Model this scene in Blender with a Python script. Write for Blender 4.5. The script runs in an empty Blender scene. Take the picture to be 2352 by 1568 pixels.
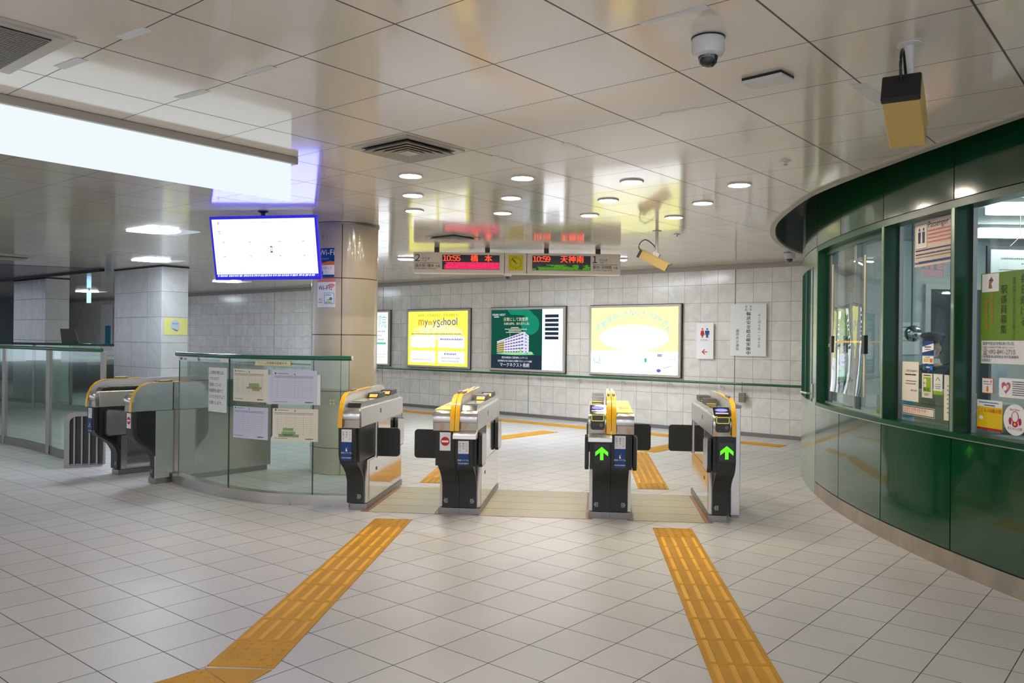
import bpy, bmesh, math, random
from mathutils import Vector, Matrix
PI = math.pi; R_ = math.radians
random.seed(7)
sc = bpy.context.scene
C = sc.collection

# ---------------------------------------------------------------- camera, world, exposure
EYE = 1.455
cd = bpy.data.cameras.new('camera'); cam = bpy.data.objects.new('camera', cd); C.objects.link(cam)
cd.sensor_width = 36.0; cd.lens = 36.0 * 1885.7 / 2352.0; cd.clip_end = 200; cd.clip_start = 0.05
cam.matrix_world = Matrix.Translation((0, 0, EYE)) @ Matrix.Rotation(PI/2 - 0.001, 4, 'X') @ Matrix.Rotation(0.0112, 4, 'Z')
sc.camera = cam
wd = bpy.data.worlds.new('world'); sc.world = wd; wd.use_nodes = True
wd.node_tree.nodes['Background'].inputs[0].default_value = (0.80, 0.86, 1.0, 1)
wd.node_tree.nodes['Background'].inputs[1].default_value = 1.45
sc.view_settings.view_transform = 'Standard'; sc.view_settings.look = 'None'
sc.view_settings.gamma = 1.0; sc.view_settings.use_curve_mapping = False
sc.view_settings.exposure = 0.0
sc.cycles.transparent_max_bounces = 24; sc.cycles.max_bounces = 10; sc.cycles.diffuse_bounces = 6
DOWN_E, SQ_E, BACK_E = 265.0, 56.0, 57.0      # emission of round downlights, square lights, unseen long lights added for brightness

# ---------------------------------------------------------------- materials
M = {}
def S(c):  # sRGB 0-255 -> linear
    return tuple(((x/255)/12.92 if x/255 <= .04045 else ((x/255+.055)/1.055)**2.4) for x in c)
def mat(name, col, rough=.5, metal=0.0, coat=0.0, spec=.5, emit=None, es=0.0, alpha=None, trans=0.0, ior=1.45, bump=0.0, bscale=60, vary=0.0, vscale=8.0, aniso=0):
    if name in M: return M[name]
    m = bpy.data.materials.new(name); m.use_nodes = True; nt = m.node_tree; b = nt.nodes['Principled BSDF']
    col = tuple(col)
    b.inputs['Base Color'].default_value = (*col, 1); b.inputs['Roughness'].default_value = rough
    b.inputs['Metallic'].default_value = metal; b.inputs['Coat Weight'].default_value = coat
    b.inputs['Coat Roughness'].default_value = .05
    b.inputs['Specular IOR Level'].default_value = spec; b.inputs['IOR'].default_value = ior
    b.inputs['Transmission Weight'].default_value = trans
    if emit is not None:
        b.inputs['Emission Color'].default_value = (*emit, 1); b.inputs['Emission Strength'].default_value = es
    if alpha is not None: b.inputs['Alpha'].default_value = alpha
    tc = nt.nodes.new('ShaderNodeTexCoord')
    if vary > 0:
        n = nt.nodes.new('ShaderNodeTexNoise'); n.inputs['Scale'].default_value = vscale; n.inputs['Detail'].default_value = 4
        nt.links.new(tc.outputs['Object'], n.inputs['Vector'])
        r = nt.nodes.new('ShaderNodeMapRange'); r.inputs[1].default_value = .3; r.inputs[2].default_value = .7
        r.inputs[3].default_value = 1-vary; r.inputs[4].default_value = 1+vary
        nt.links.new(n.outputs['Fac'], r.inputs[0])
        mx = nt.nodes.new('ShaderNodeVectorMath'); mx.operation = 'SCALE'; mx.inputs[0].default_value = col
        nt.links.new(r.outputs[0], mx.inputs['Scale']); nt.links.new(mx.outputs[0], b.inputs['Base Color'])
    if bump > 0:
        n = nt.nodes.new('ShaderNodeTexNoise'); n.inputs['Scale'].default_value = bscale; n.inputs['Detail'].default_value = 2
        nt.links.new(tc.outputs['Object'], n.inputs['Vector'])
        bp = nt.nodes.new('ShaderNodeBump'); bp.inputs['Strength'].default_value = bump; bp.inputs['Distance'].default_value = .002
        nt.links.new(n.outputs['Fac'], bp.inputs['Height']); nt.links.new(bp.outputs[0], b.inputs['Normal'])
    M[name] = m; return m
def emis(name, col, s):
    return mat(name, (0, 0, 0), rough=.6, spec=.1, emit=col, es=s)

EA = (0.7676, -0.6409); NA = (0.6409, 0.7676)     # the two directions of the paving grid / wall

def grid_nodes(nt, size_e, size_n, off_e, off_n, ex, ny, src):
    """returns (dist to nearest joint, tile index e, tile index n) for plane position"""
    L = nt.links.new; N = nt.nodes.new
    outs = []; idx = []
    for (d, size, off) in ((ex, size_e, off_e), (ny, size_n, off_n)):
        dp = N('ShaderNodeVectorMath'); dp.operation = 'DOT_PRODUCT'; dp.inputs[1].default_value = d
        L(src, dp.inputs[0])
        s = N('ShaderNodeMath'); s.operation = 'SUBTRACT'; L(dp.outputs['Value'], s.inputs[0]); s.inputs[1].default_value = off
        q = N('ShaderNodeMath'); q.operation = 'DIVIDE'; L(s.outputs[0], q.inputs[0]); q.inputs[1].default_value = size
        p = N('ShaderNodeMath'); p.operation = 'PINGPONG'; L(q.outputs[0], p.inputs[0]); p.inputs[1].default_value = .5
        m = N('ShaderNodeMath'); m.operation = 'MULTIPLY'; L(p.outputs[0], m.inputs[0]); m.inputs[1].default_value = size
        f = N('ShaderNodeMath'); f.operation = 'FLOOR'; L(q.outputs[0], f.inputs[0])
        outs.append(m.outputs[0]); idx.append(f.outputs[0])
    return outs, idx
def joint_mask(nt, o, w):
    r = nt.nodes.new('ShaderNodeMapRange'); r.inputs[1].default_value = w*.7; r.inputs[2].default_value = w*1.3
    r.inputs[3].default_value = 1; r.inputs[4].default_value = 0; nt.links.new(o, r.inputs[0]); return r.outputs[0]
def mmax(nt, a, b):
    m = nt.nodes.new('ShaderNodeMath'); m.operation = 'MAXIMUM'; nt.links.new(a, m.inputs[0]); nt.links.new(b, m.inputs[1]); return m.outputs[0]

def tile_mat(name, col, jcol, se, sn, oe, on, ex, ny, w, rough, spec=.5, vary=.05, vein=0.0, speck=0.0, wn=None, coat=0.0, tilt=0.0, seam=None, ccol=None):
    m = bpy.data.materials.new(name); m.use_nodes = True; nt = m.node_tree; b = nt.nodes['Principled BSDF']
    L = nt.links.new; N = nt.nodes.new
    tc = N('ShaderNodeTexCoord'); src = tc.outputs['Object']
    o, idx = grid_nodes(nt, se, sn, oe, on, ex, ny, src)
    mask = mmax(nt, joint_mask(nt, o[0], w/2), joint_mask(nt, o[1], (wn or w)/2))
    if seam:
        so, _ = grid_nodes(nt, seam[0], 1000, seam[1], 500, ex, ny, src)
        mask = mmax(nt, mask, joint_mask(nt, so[0], seam[2]/2))
    cb = N('ShaderNodeCombineXYZ'); L(idx[0], cb.inputs[0]); L(idx[1], cb.inputs[1])
    wn_ = N('ShaderNodeTexWhiteNoise'); wn_.noise_dimensions = '3D'; L(cb.outputs[0], wn_.inputs['Vector'])
    r = N('ShaderNodeMapRange'); r.inputs[3].default_value = 1-vary; r.inputs[4].default_value = 1+vary; L(wn_.outputs['Value'], r.inputs[0])
    fac = r.outputs[0]
    if vein > 0:
        ad = N('ShaderNodeVectorMath'); ad.operation = 'MULTIPLY_ADD'; L(cb.outputs[0], ad.inputs[0]); ad.inputs[1].default_value = (3.7, 5.3, 1.9); L(src, ad.inputs[2])
        n = N('ShaderNodeTexNoise'); n.inputs['Scale'].default_value = 4.0; n.inputs['Detail'].default_value = 6; n.inputs['Distortion'].default_value = 1.2
        L(ad.outputs[0], n.inputs['Vector'])
        r2 = N('ShaderNodeMapRange'); r2.inputs[1].default_value = .35; r2.inputs[2].default_value = .65; r2.inputs[3].default_value = 1-vein; r2.inputs[4].default_value = 1+vein*.4
        L(n.outputs['Fac'], r2.inputs[0])
        mm = N('ShaderNodeMath'); mm.operation = 'MULTIPLY'; L(fac, mm.inputs[0]); L(r2.outputs[0], mm.inputs[1]); fac = mm.outputs[0]
    if speck > 0:
        n = N('ShaderNodeTexNoise'); n.inputs['Scale'].default_value = 260; n.inputs['Detail'].default_value = 2; L(src, n.inputs['Vector'])
        r2 = N('ShaderNodeMapRange'); r2.inputs[1].default_value = .3; r2.inputs[2].default_value = .7; r2.inputs[3].default_value = 1-speck; r2.inputs[4].default_value = 1+speck
        L(n.outputs['Fac'], r2.inputs[0])
        mm = N('ShaderNodeMath'); mm.operation = 'MULTIPLY'; L(fac, mm.inputs[0]); L(r2.outputs[0], mm.inputs[1]); fac = mm.outputs[0]
        n2 = N('ShaderNodeTexNoise'); n2.inputs['Scale'].default_value = 1.1; n2.inputs['Detail'].default_value = 3; L(src, n2.inputs['Vector'])
        r3 = N('ShaderNodeMapRange'); r3.inputs[1].default_value = .3; r3.inputs[2].default_value = .7; r3.inputs[3].default_value = .95; r3.inputs[4].default_value = 1.04
        L(n2.outputs['Fac'], r3.inputs[0])
        mm = N('ShaderNodeMath'); mm.operation = 'MULTIPLY'; L(fac, mm.inputs[0]); L(r3.outputs[0], mm.inputs[1]); fac = mm.outputs[0]
    sc_ = N('ShaderNodeVectorMath'); sc_.operation = 'SCALE'; sc_.inputs[0].default_value = col; L(fac, sc_.inputs['Scale'])
    mx = N('ShaderNodeMix'); mx.data_type = 'RGBA'; L(mask, mx.inputs['Factor']); L(sc_.outputs[0], mx.inputs['A']); mx.inputs['B'].default_value = (*jcol, 1)
    L(mx.outputs['Result'], b.inputs['Base Color'])
    rr = N('ShaderNodeMapRange'); rr.inputs[3].default_value = rough; rr.inputs[4].default_value = .8; L(mask, rr.inputs[0]); L(rr.outputs[0], b.inputs['Roughness'])
    b.inputs['Specular IOR Level'].default_value = spec; b.inputs['Coat Weight'].default_value = coat; b.inputs['Coat Roughness'].default_value = .06
    if tilt > 0:   # every panel hangs at a very slightly different angle
        v = N('ShaderNodeVectorMath'); v.operation = 'SUBTRACT'; L(wn_.outputs['Color'], v.inputs[0]); v.inputs[1].default_value = (.5, .5, .5)
        v2 = N('ShaderNodeVectorMath'); v2.operation = 'SCALE'; L(v.outputs[0], v2.inputs[0]); v2.inputs['Scale'].default_value = tilt
        g = N('ShaderNodeNewGeometry'); v3 = N('ShaderNodeVectorMath'); v3.operation = 'ADD'; L(g.outputs['Normal'], v3.inputs[0]); L(v2.outputs[0], v3.inputs[1])
        v4 = N('ShaderNodeVectorMath'); v4.operation = 'NORMALIZE'; L(v3.outputs[0], v4.inputs[0]); L(v4.outputs[0], b.inputs['Normal'])
        if coat: L(v4.outputs[0], b.inputs['Coat Normal'])
    M[name] = m; return m

# floor, ceiling, wall materials (grid phase measured from the photo)
fo = Vector((-0.4392*EYE, 3.3908*EYE)); 
floor_m = tile_mat('floor_tile', S((200, 198, 197)), S((74, 66, 60)), .3025, .2975, fo.x*EA[0]+fo.y*EA[1], fo.x*NA[0]+fo.y*NA[1],
                   (EA[0], EA[1], 0), (NA[0], NA[1], 0), .0045, .40, spec=.4, vary=.03, speck=.06, tilt=.004)
CZ = 2.702
co = Vector((-1.3651*1.247, 2.1799*1.247)); c1 = (.6375, .7704, 0); c2 = (-.7704, .6375, 0)
ceil_m = tile_mat('ceiling_panel', S((232, 222, 207)), S((70, 60, 50)), .595, .6053, co.x*c1[0]+co.y*c1[1], co.x*c2[0]+co.y*c2[1],
                  c1, c2, .006, .13, vary=.02, wn=.010, tilt=.006, spec=.8, coat=.4)
wall_m = tile_mat('marble_tile', S((232, 229, 223)), S((110, 106, 100)), .3, .3, -5.65, 0.0, (EA[0], EA[1], 0), (0, 0, 1), .004, .16, vary=.045, vein=.10,
                  spec=.5, tilt=.003, seam=(4.2, -5.65, .014))
pil_e = tile_mat('pillar_tile_long', S((196, 198, 198)), S((100, 100, 98)), .6, .45, 0, .002, (EA[0], EA[1], 0), (0, 0, 1), .006, .2, vary=.04, vein=.08)
steel = mat('brushed_steel', (.62, .60, .57), rough=.24, metal=1.0, bump=.15, bscale=30)
steel_l = mat('satin_steel', (.70, .69, .68), rough=.32, metal=1.0)
steel_d = mat('dull_steel', (.30, .29, .28), rough=.38, metal=1.0)
mirror_s = mat('polished_steel', (.66, .65, .63), rough=.10, metal=1.0, bump=.25, bscale=6)
white_pl = mat('grey_white_plastic', S((200, 202, 204)), rough=.35)
black_pl = mat('black_plastic', (.012, .013, .012), rough=.32)
dark_pl = mat('dark_grey_plastic', (.028, .031, .030), rough=.38)
flap_m = mat('flap_rubber', (.020, .021, .018), rough=.45)
yellow = mat('yellow_band', S((252, 190, 10)), rough=.35, coat=.3)
yellow_l = mat('yellow_cover', S((245, 235, 70)), rough=.25)
gloss_blk = mat('black_glass', (.006, .006, .007), rough=.08, coat=1)
greenpaint = mat('green_rail', S((10, 92, 58)), rough=.25, coat=.6)
booth_g = mat('green_enamel', S((12, 66, 38)), rough=.15, spec=.6, coat=.65, bump=.10, bscale=2.5)
booth_d = mat('green_frame', S((4, 70, 42)), rough=.3, spec=.5)
booth_p = mat('pale_green_metal', S((150, 172, 150)), rough=.22, metal=.35, coat=.3)
seam_m = mat('dark_joint', (.008, .012, .009), rough=.8)
stone = mat('grey_stone', S((150, 140, 126)), rough=.4, vary=.15, vscale=6)
white_p = mat('white_paper', S((240, 240, 240)), rough=.6)
cream_p = mat('cream_paper', S((240, 232, 212)), rough=.6)
lav_p = mat('lavender_paper', S((216, 218, 236)), rough=.6)
ink = mat('black_ink', (.012, .012, .013), rough=.6)
grey_ink = mat('grey_ink', S((120, 120, 122)), rough=.6)
blue_ink = mat('blue_print', S((24, 66, 128)), rough=.5)
navy_ink = mat('navy_print', S((30, 46, 100)), rough=.5)
red_ink = mat('red_print', S((205, 30, 40)), rough=.5)
green_ink = mat('green_print', S((150, 190, 30)), rough=.5)
teal_ink = mat('teal_print', S((20, 130, 100)), rough=.5)
dgreen_ink = mat('dark_green_print', S((70, 110, 40)), rough=.5)
orange_ink = mat('orange_print', S((235, 120, 50)), rough=.5)
yel_ink = mat('yellow_print', S((240, 205, 20)), rough=.5)
pink_ink = mat('magenta_print', S((190, 30, 95)), rough=.5)
white_ink = mat('white_print', S((248, 248, 248)), rough=.5)
tact = mat('tactile_yellow', S((204, 150, 42)), rough=.6, spec=.3, vary=.06, vscale=5)
cream_m = mat('cream_metal', S((198, 168, 96)), rough=.35)
white_m = mat('white_metal', S((214, 214, 212)), rough=.35)
beige_m = mat('beige_metal', S((176, 168, 158)), rough=.4)
colm = mat('column_cladding', S((186, 174, 152)), rough=.16, coat=.3, spec=.6)
terr = mat('terrazzo_strip', S((158, 150, 122)), rough=.35, vary=.08, vscale=90)
brown = mat('brown_edge', S((150, 112, 76)), rough=.5, vary=.15, vscale=20)
office_w = mat('office_wall', S((198, 204, 208)), rough=.6)
uniform = mat('navy_uniform', S((38, 46, 60)), rough=.75, bump=.3, bscale=200)
skin_m = mat('skin', S((216, 170, 146)), rough=.5)
hair_m = mat('black_hair', (.012, .010, .009), rough=.5)
tape_m = mat('clear_tape', S((242, 246, 246)), rough=.3, alpha=.7)
def glass(name, tint, refl=.10, trans=.9, rough=0.0, wob=0.0):
    m = bpy.data.materials.new(name); m.use_nodes = True; nt = m.node_tree
    for n in list(nt.nodes):
        if n.type != 'OUTPUT_MATERIAL': nt.nodes.remove(n)
    out = [n for n in nt.nodes][0]
    t = nt.nodes.new('ShaderNodeBsdfTransparent'); t.inputs[0].default_value = (*[x*trans for x in tint], 1)
    g = nt.nodes.new('ShaderNodeBsdfGlossy'); g.inputs['Roughness'].default_value = rough; g.inputs[0].default_value = (.95, .98, .97, 1)
    fr = nt.nodes.new('ShaderNodeFresnel'); ge = nt.nodes.new('ShaderNodeNewGeometry'); io = nt.nodes.new('ShaderNodeMapRange'); io.inputs[3].default_value = 1.5; io.inputs[4].default_value = 1/1.5
    nt.links.new(ge.outputs['Backfacing'], io.inputs[0]); nt.links.new(io.outputs[0], fr.inputs[0])
    mp = nt.nodes.new('ShaderNodeMath'); mp.operation = 'MULTIPLY_ADD'; mp.inputs[1].default_value = 1.0; mp.inputs[2].default_value = refl; mp.use_clamp = True
    nt.links.new(fr.outputs[0], mp.inputs[0])
    mx = nt.nodes.new('ShaderNodeMixShader'); nt.links.new(mp.outputs[0], mx.inputs[0]); nt.links.new(t.outputs[0], mx.inputs[1]); nt.links.new(g.outputs[0], mx.inputs[2])
    if wob > 0:
        tc = nt.nodes.new('ShaderNodeTexCoord'); n = nt.nodes.new('ShaderNodeTexNoise'); n.inputs['Scale'].default_value = 3.0; nt.links.new(tc.outputs['Object'], n.inputs['Vector'])
        bp = nt.nodes.new('ShaderNodeBump'); bp.inputs['Strength'].default_value = wob; bp.inputs['Distance'].default_value = .05
        nt.links.new(n.outputs['Fac'], bp.inputs['Height']); nt.links.new(bp.outputs[0], g.inputs['Normal']); nt.links.new(bp.outputs[0], fr.inputs['Normal'])
    nt.links.new(mx.outputs[0], out.inputs[0]); M[name] = m; return m
glass_m = glass('clear_glass', (.88, .97, .93), refl=.02, trans=.93)
glass_w = glass('office_glass', (.86, .95, .92), refl=.05, trans=.93)
acryl = glass('acrylic_sheet', (.93, .96, .97), refl=.10, trans=.90, wob=.05)

# ---------------------------------------------------------------- mesh helpers
class B:
    def __init__(s): s.bm = bmesh.new()
    def face(s, pts):
        return s.bm.faces.new([s.bm.verts.new(p) for p in pts])
    def box(s, x0, x1, y0, y1, z0, z1, bev=0.0, T=None):
        b2 = bmesh.new(); bmesh.ops.create_cube(b2, size=1)
        for v in b2.verts: v.co = Vector(((x0+x1)/2 + v.co.x*(x1-x0), (y0+y1)/2 + v.co.y*(y1-y0), (z0+z1)/2 + v.co.z*(z1-z0)))
        if bev: bmesh.ops.bevel(b2, geom=list(b2.edges), offset=bev, segments=2, affect='EDGES', profile=.5)
        s.merge(b2, T); return s
    def merge(s, b2, T=None):
        if T is not None: b2.transform(T)
        bmesh.ops.recalc_face_normals(b2, faces=b2.faces)
        me = bpy.data.meshes.new('tmp'); b2.to_mesh(me); b2.free(); s.bm.from_mesh(me); bpy.data.meshes.remove(me); return s
    def prism(s, poly, a0, a1, axis='x', T=None, bev=0.0):
        """poly in the plane perpendicular to axis, extruded a0..a1. axis x: (y,z); y: (x,z); z: (x,y)"""
        b2 = bmesh.new()
        def P(p, a): return (a, p[0], p[1]) if axis == 'x' else ((p[0], a, p[1]) if axis == 'y' else (p[0], p[1], a))
        lo = [b2.verts.new(P(p, a0)) for p in poly]; hi = [b2.verts.new(P(p, a1)) for p in poly]
        b2.faces.new(lo); b2.faces.new(hi[::-1]); n = len(poly)
        for i in range(n): b2.faces.new([lo[i], hi[i], hi[(i+1) % n], lo[(i+1) % n]])
        bmesh.ops.recalc_face_normals(b2, faces=b2.faces)
        if bev: bmesh.ops.bevel(b2, geom=[e for e in b2.edges if e.calc_face_angle(0) > .5], offset=bev, segments=2, affect='EDGES', profile=.5)
        s.merge(b2, T); return s
    def cyl(s, c, r, h, n=24, r2=None, T=None, axis='z'):
        b2 = bmesh.new(); bmesh.ops.create_cone(b2, segments=n, radius1=r, radius2=r if r2 is None else r2, depth=h, cap_ends=True)
        if axis == 'y': b2.transform(Matrix.Rotation(PI/2, 4, 'X'))
        if axis == 'x': b2.transform(Matrix.Rotation(PI/2, 4, 'Y'))
        b2.transform(Matrix.Translation(c)); s.merge(b2, T); return s
    def lathe(s, prof, c=(0, 0, 0), n=32, T=None):
        b2 = bmesh.new(); rings = []
        for r, z in prof: rings.append([b2.verts.new((c[0]+r*math.cos(2*PI*i/n), c[1]+r*math.sin(2*PI*i/n), c[2]+z)) for i in range(n)])
        for a, b in zip(rings, rings[1:]):
            for i in range(n): b2.faces.new([a[i], a[(i+1) % n], b[(i+1) % n], b[i]])
        if prof[0][0] > 1e-6: b2.faces.new(rings[0][::-1])
        if prof[-1][0] > 1e-6: b2.faces.new(rings[-1])
        bmesh.ops.remove_doubles(b2, verts=b2.verts, dist=1e-6)
        s.merge(b2, T); return s
    def sphere(s, c, r, sc3=(1, 1, 1), u=24, v=14, T=None):
        b2 = bmesh.new(); bmesh.ops.create_uvsphere(b2, u_segments=u, v_segments=v, radius=r)
        for q in b2.verts: q.co = Vector((q.co.x*sc3[0]+c[0], q.co.y*sc3[1]+c[1], q.co.z*sc3[2]+c[2]))
        s.merge(b2, T); return s
    def tube(s, path, r, n=12, T=None):
        b2 = bmesh.new(); P = [Vector(p) for p in path]; rings = []
        for i, p in enumerate(P):
            t = (P[min(i+1, len(P)-1)] - P[max(i-1, 0)]).normalized()
            up = Vector((0, 0, 1)) if abs(t.z) < .95 else Vector((1, 0, 0))
            a = t.cross(up).normalized(); b = a.cross(t)
            rings.append([b2.verts.new(p + r*(a*math.cos(2*PI*k/n) + b*math.sin(2*PI*k/n))) for k in range(n)])
        for x, y in zip(rings, rings[1:]):
            for k in range(n): b2.faces.new([x[k], x[(k+1) % n], y[(k+1) % n], y[k]])
        b2.faces.new(rings[0][::-1]); b2.faces.new(rings[-1]); s.merge(b2, T); return s
    def ribbon(s, path, z0, z1, th):
        """vertical sheet along an xy path with thickness th (to the left of the path)"""
        P = [Vector(p) for p in path]; b2 = bmesh.new(); rows = []
        for i, p in enumerate(P):
            t = (P[min(i+1, len(P)-1)] - P[max(i-1, 0)]).normalized(); n = Vector((-t.y, t.x))
            q = p + n*th
            rows.append([b2.verts.new((p.x, p.y, z0)), b2.verts.new((p.x, p.y, z1)), b2.verts.new((q.x, q.y, z1)), b2.verts.new((q.x, q.y, z0))])
        for a, b in zip(rows, rows[1:]):
            for k in range(4): b2.faces.new([a[k], a[(k+1) % 4], b[(k+1) % 4], b[k]])
        b2.faces.new(rows[0][::-1]); b2.faces.new(rows[-1]); s.merge(b2); return s

def obj(name, b, m, parent=None, smooth=False, loc=None, rotz=None):
    me = bpy.data.meshes.new(name)
    bm = b.bm if isinstance(b, B) else b
    bm.to_mesh(me); bm.free()
    o = bpy.data.objects.new(name, me); C.objects.link(o); me.materials.append(m)
    if parent is not None: o.parent = parent
    if loc is not None: o.location = loc
    if rotz is not None: o.rotation_euler = (0, 0, rotz)
    if smooth:
        for p in me.polygons: p.use_smooth = True
        try: me.set_sharp_from_angle(angle=R_(35))
        except Exception: pass
    return o
def tag(o, label=None, cat=None, group=None, kind=None):
    if label: o['label'] = label
    if cat: o['category'] = cat
    if group: o['group'] = group
    if kind: o['kind'] = kind
    return o
def thing(name, label, cat, loc=(0, 0, 0), rotz=0.0, group=None):
    o = bpy.data.objects.new(name, None); C.objects.link(o); o.location = loc; o.rotation_euler = (0, 0, rotz)
    o.empty_display_size = .1
    return tag(o, label, cat, group)
def struct(name, b, m, smooth=False, label=None): return tag(obj(name, b, m, smooth=smooth), label, kind='structure')
def copy_tree(o, parent=None):
    c = o.copy(); C.objects.link(c); c.parent = parent
    for ch in list(o.children): copy_tree(ch, c)
    return c

# ---------------------------------------------------------------- flat print: cards with printed shapes and lettering
_tc = {}
def text_mesh(t):
    """2-D triangles of one character string set at size 1, returned as (verts, faces, width)"""
    if t in _tc: return _tc[t]
    cu = bpy.data.curves.new('txt', 'FONT'); cu.body = t; cu.size = 1.0; cu.resolution_u = 3
    o = bpy.data.objects.new('txt', cu); C.objects.link(o)
    dg = bpy.context.evaluated_depsgraph_get(); dg.update()
    me = bpy.data.meshes.new_from_object(o.evaluated_get(dg))
    vs = [(v.co.x, v.co.y) for v in me.vertices]; fs = [tuple(p.vertices) for p in me.polygons]
    bpy.data.objects.remove(o); bpy.data.curves.remove(cu); bpy.data.meshes.remove(me)
    w = max([v[0] for v in vs], default=.3); x0 = min([v[0] for v in vs], default=0)
    y0 = min([v[1] for v in vs], default=0); y1 = max([v[1] for v in vs], default=.7)
    _tc[t] = (vs, fs, x0, w, y0, y1); return _tc[t]
class Plane:
    def __init__(s, o, U, V=(0, 0, 1)):
        s.o = Vector(o); s.U = Vector(U).normalized(); s.V = Vector(V).normalized(); s.N = s.U.cross(s.V)
    def __call__(s, u, v, h): return s.o + s.U*u + s.V*v + s.N*h
class Cyl:   # on a vertical cylinder, seen from outside; u grows to the viewer's right
    curved = .02
    def __init__(s, c, r, a0, z0): s.c = Vector(c); s.r = r; s.a0 = a0; s.z0 = z0
    def __call__(s, u, v, h):
        a = s.a0 + u/s.r; rr = s.r + h
        return Vector((s.c.x + rr*math.cos(a), s.c.y + rr*math.sin(a), s.z0 + v))
def rrect(u0, v0, u1, v1, r, n=5):
    pts = []
    for (cx, cy, a) in ((u1-r, v1-r, 0), (u0+r, v1-r, PI/2), (u0+r, v0+r, PI), (u1-r, v0+r, 3*PI/2)):
        for k in range(n+1): pts.append((cx+r*math.cos(a+k*PI/2/n), cy+r*math.sin(a+k*PI/2/n)))
    return pts
def ell(cu, cv, ru, rv, n=28): return [(cu+ru*math.cos(2*PI*k/n), cv+rv*math.sin(2*PI*k/n)) for k in range(n)]
def thick_line(pts, w):
    out = []
    for (a, b) in zip(pts, pts[1:]):
        d = Vector(b)-Vector(a); n = Vector((-d.y, d.x)).normalized()*w/2
        out.append([tuple(Vector(a)+n), tuple(Vector(b)+n), tuple(Vector(b)-n), tuple(Vector(a)-n)])
    return out
def clip_half(poly, x, keep_right):
    out = []; n = len(poly)
    for i in range(n):
        a, c = poly[i], poly[(i+1) % n]; ia = (a[0] >= x) == keep_right or a[0] == x; ic = (c[0] >= x) == keep_right or c[0] == x
        if ia: out.append(a)
        if ia != ic and a[0] != c[0]:
            t = (x-a[0])/(c[0]-a[0]); out.append((x, a[1]+(c[1]-a[1])*t))
    return out
def split_u(poly, step):
    u0 = min(p[0] for p in poly); u1 = max(p[0] for p in poly)
    if u1-u0 <= step*1.2: return [poly]
    k0 = math.floor(u0/step)+1; cuts = [k*step for k in range(k0, math.ceil(u1/step))]; out = []; rest = poly
    for c in cuts:
        a = clip_half(rest, c, False); rest = clip_half(rest, c, True)
        if len(a) > 2: out.append(a)
        if len(rest) < 3: break
    if len(rest) > 2: out.append(rest)
    return out
def prints(items, mp, parent, base_h=.003, step=.0005):
    """items: ('p',poly,mat) ('r',u0,v0,u1,v1,mat) ('e',cu,cv,ru,rv,mat) ('t',text,u,v,size,mat[,align[,rot]]) ('v',text,u,v,size,mat) ('g',u,v,w,size,mat) greeked line
       a printed item may carry a trailing dict(name=..)"""
    coll = {}; h = base_h; order = []
    for it in items:
        nm = None; solo = False
        if isinstance(it[-1], dict): nm = it[-1].get('name'); solo = it[-1].get('solo', False); it = it[:-1]
        k = it[0]
        if k == 'p': polys = [it[1]]; m = it[2]
        elif k == 'r': polys = [[(it[1], it[2]), (it[3], it[2]), (it[3], it[4]), (it[1], it[4])]]; m = it[5]
        elif k == 'e': polys = [ell(*it[1:5])]; m = it[5]
        elif k == 'l': polys = thick_line(it[1], it[2]); m = it[3]
        elif k == 'g':
            u, v, w, sz, m = it[1:6]; polys = []; x = u; rnd = random.Random(int(u*999+v*7777))
            while x < u+w-sz*.3:
                q = sz*rnd.uniform(.55, .95); polys.append([(x, v), (x+q, v), (x+q, v+sz*rnd.uniform(.6, .95)), (x, v+sz*rnd.uniform(.6, .95))]); x += q+sz*.22
        elif k in ('t', 'v', 'n'):
            txt, u, v, sz, m = it[1:6]; al = it[6] if len(it) > 6 else 'l'; rot = it[7] if len(it) > 7 else 0; sx = it[8] if len(it) > 8 else 1.0
            polys = []
            if k == 'n':   # figures set one by one
                adv = it[6]; q = u
                for ch in txt:
                    f = chr(ord(ch)+0xFEE0) if '!' <= ch <= '~' else ch
                    if ch == ' ': q += adv*sz; continue
                    vs, fs, x0, w, y0, y1 = text_mesh(f); wq = adv*(.5 if ch == ':' else 1)*sz
                    pv = [(q+wq/2+(x-(x0+w)/2)*sz, v+y*sz) for x, y in vs]; polys += [[pv[i] for i in g_] for g_ in fs]; q += wq
            elif k == 't':
                vs, fs, x0, w, y0, y1 = text_mesh(txt)
                dx = {'l': -x0, 'c': -(x0+w)/2, 'r': -w}[al]
                ca, sa = math.cos(rot), math.sin(rot)
                pv = [((x+dx)*sz*sx, y*sz) for x, y in vs]; pv = [(u+x*ca-y*sa, v+x*sa+y*ca) for x, y in pv]
                polys = [[pv[i] for i in f] for f in fs]
            else:
                for q, ch in enumerate(txt):
                    if ch == ' ': continue
                    vs, fs, x0, w, y0, y1 = text_mesh(ch)
                    pv = [(u+(x-(x0+w)/2)*sz*sx, v-(q+1)*sz*1.06+(y-(y0+y1)/2)*sz+sz*.5) for x, y in vs]
                    polys += [[pv[i] for i in f] for f in fs]
        nm = nm or ('lettering' if k in 'tvn' else ('small_print' if k == 'g' else 'printed_shape'))
        key = (nm, m.name, len(coll) if solo else -1)
        if key not in coll: coll[key] = (bmesh.new(), m, base_h + step*len(coll)); order.append(key)
        bm, _, hh = coll[key]
        if getattr(mp, 'curved', 0) and k not in 'tvn': polys = [q for pl in polys for q in split_u(pl, mp.curved)]
        for pl in polys:
            try: bm.faces.new([bm.verts.new(mp(p[0], p[1], hh)) for p in pl])
            except Exception: pass
    out = []
    for key in order:
        bm, m, _ = coll[key]; out.append(obj(key[0], bm, m, parent))
    return out
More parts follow.
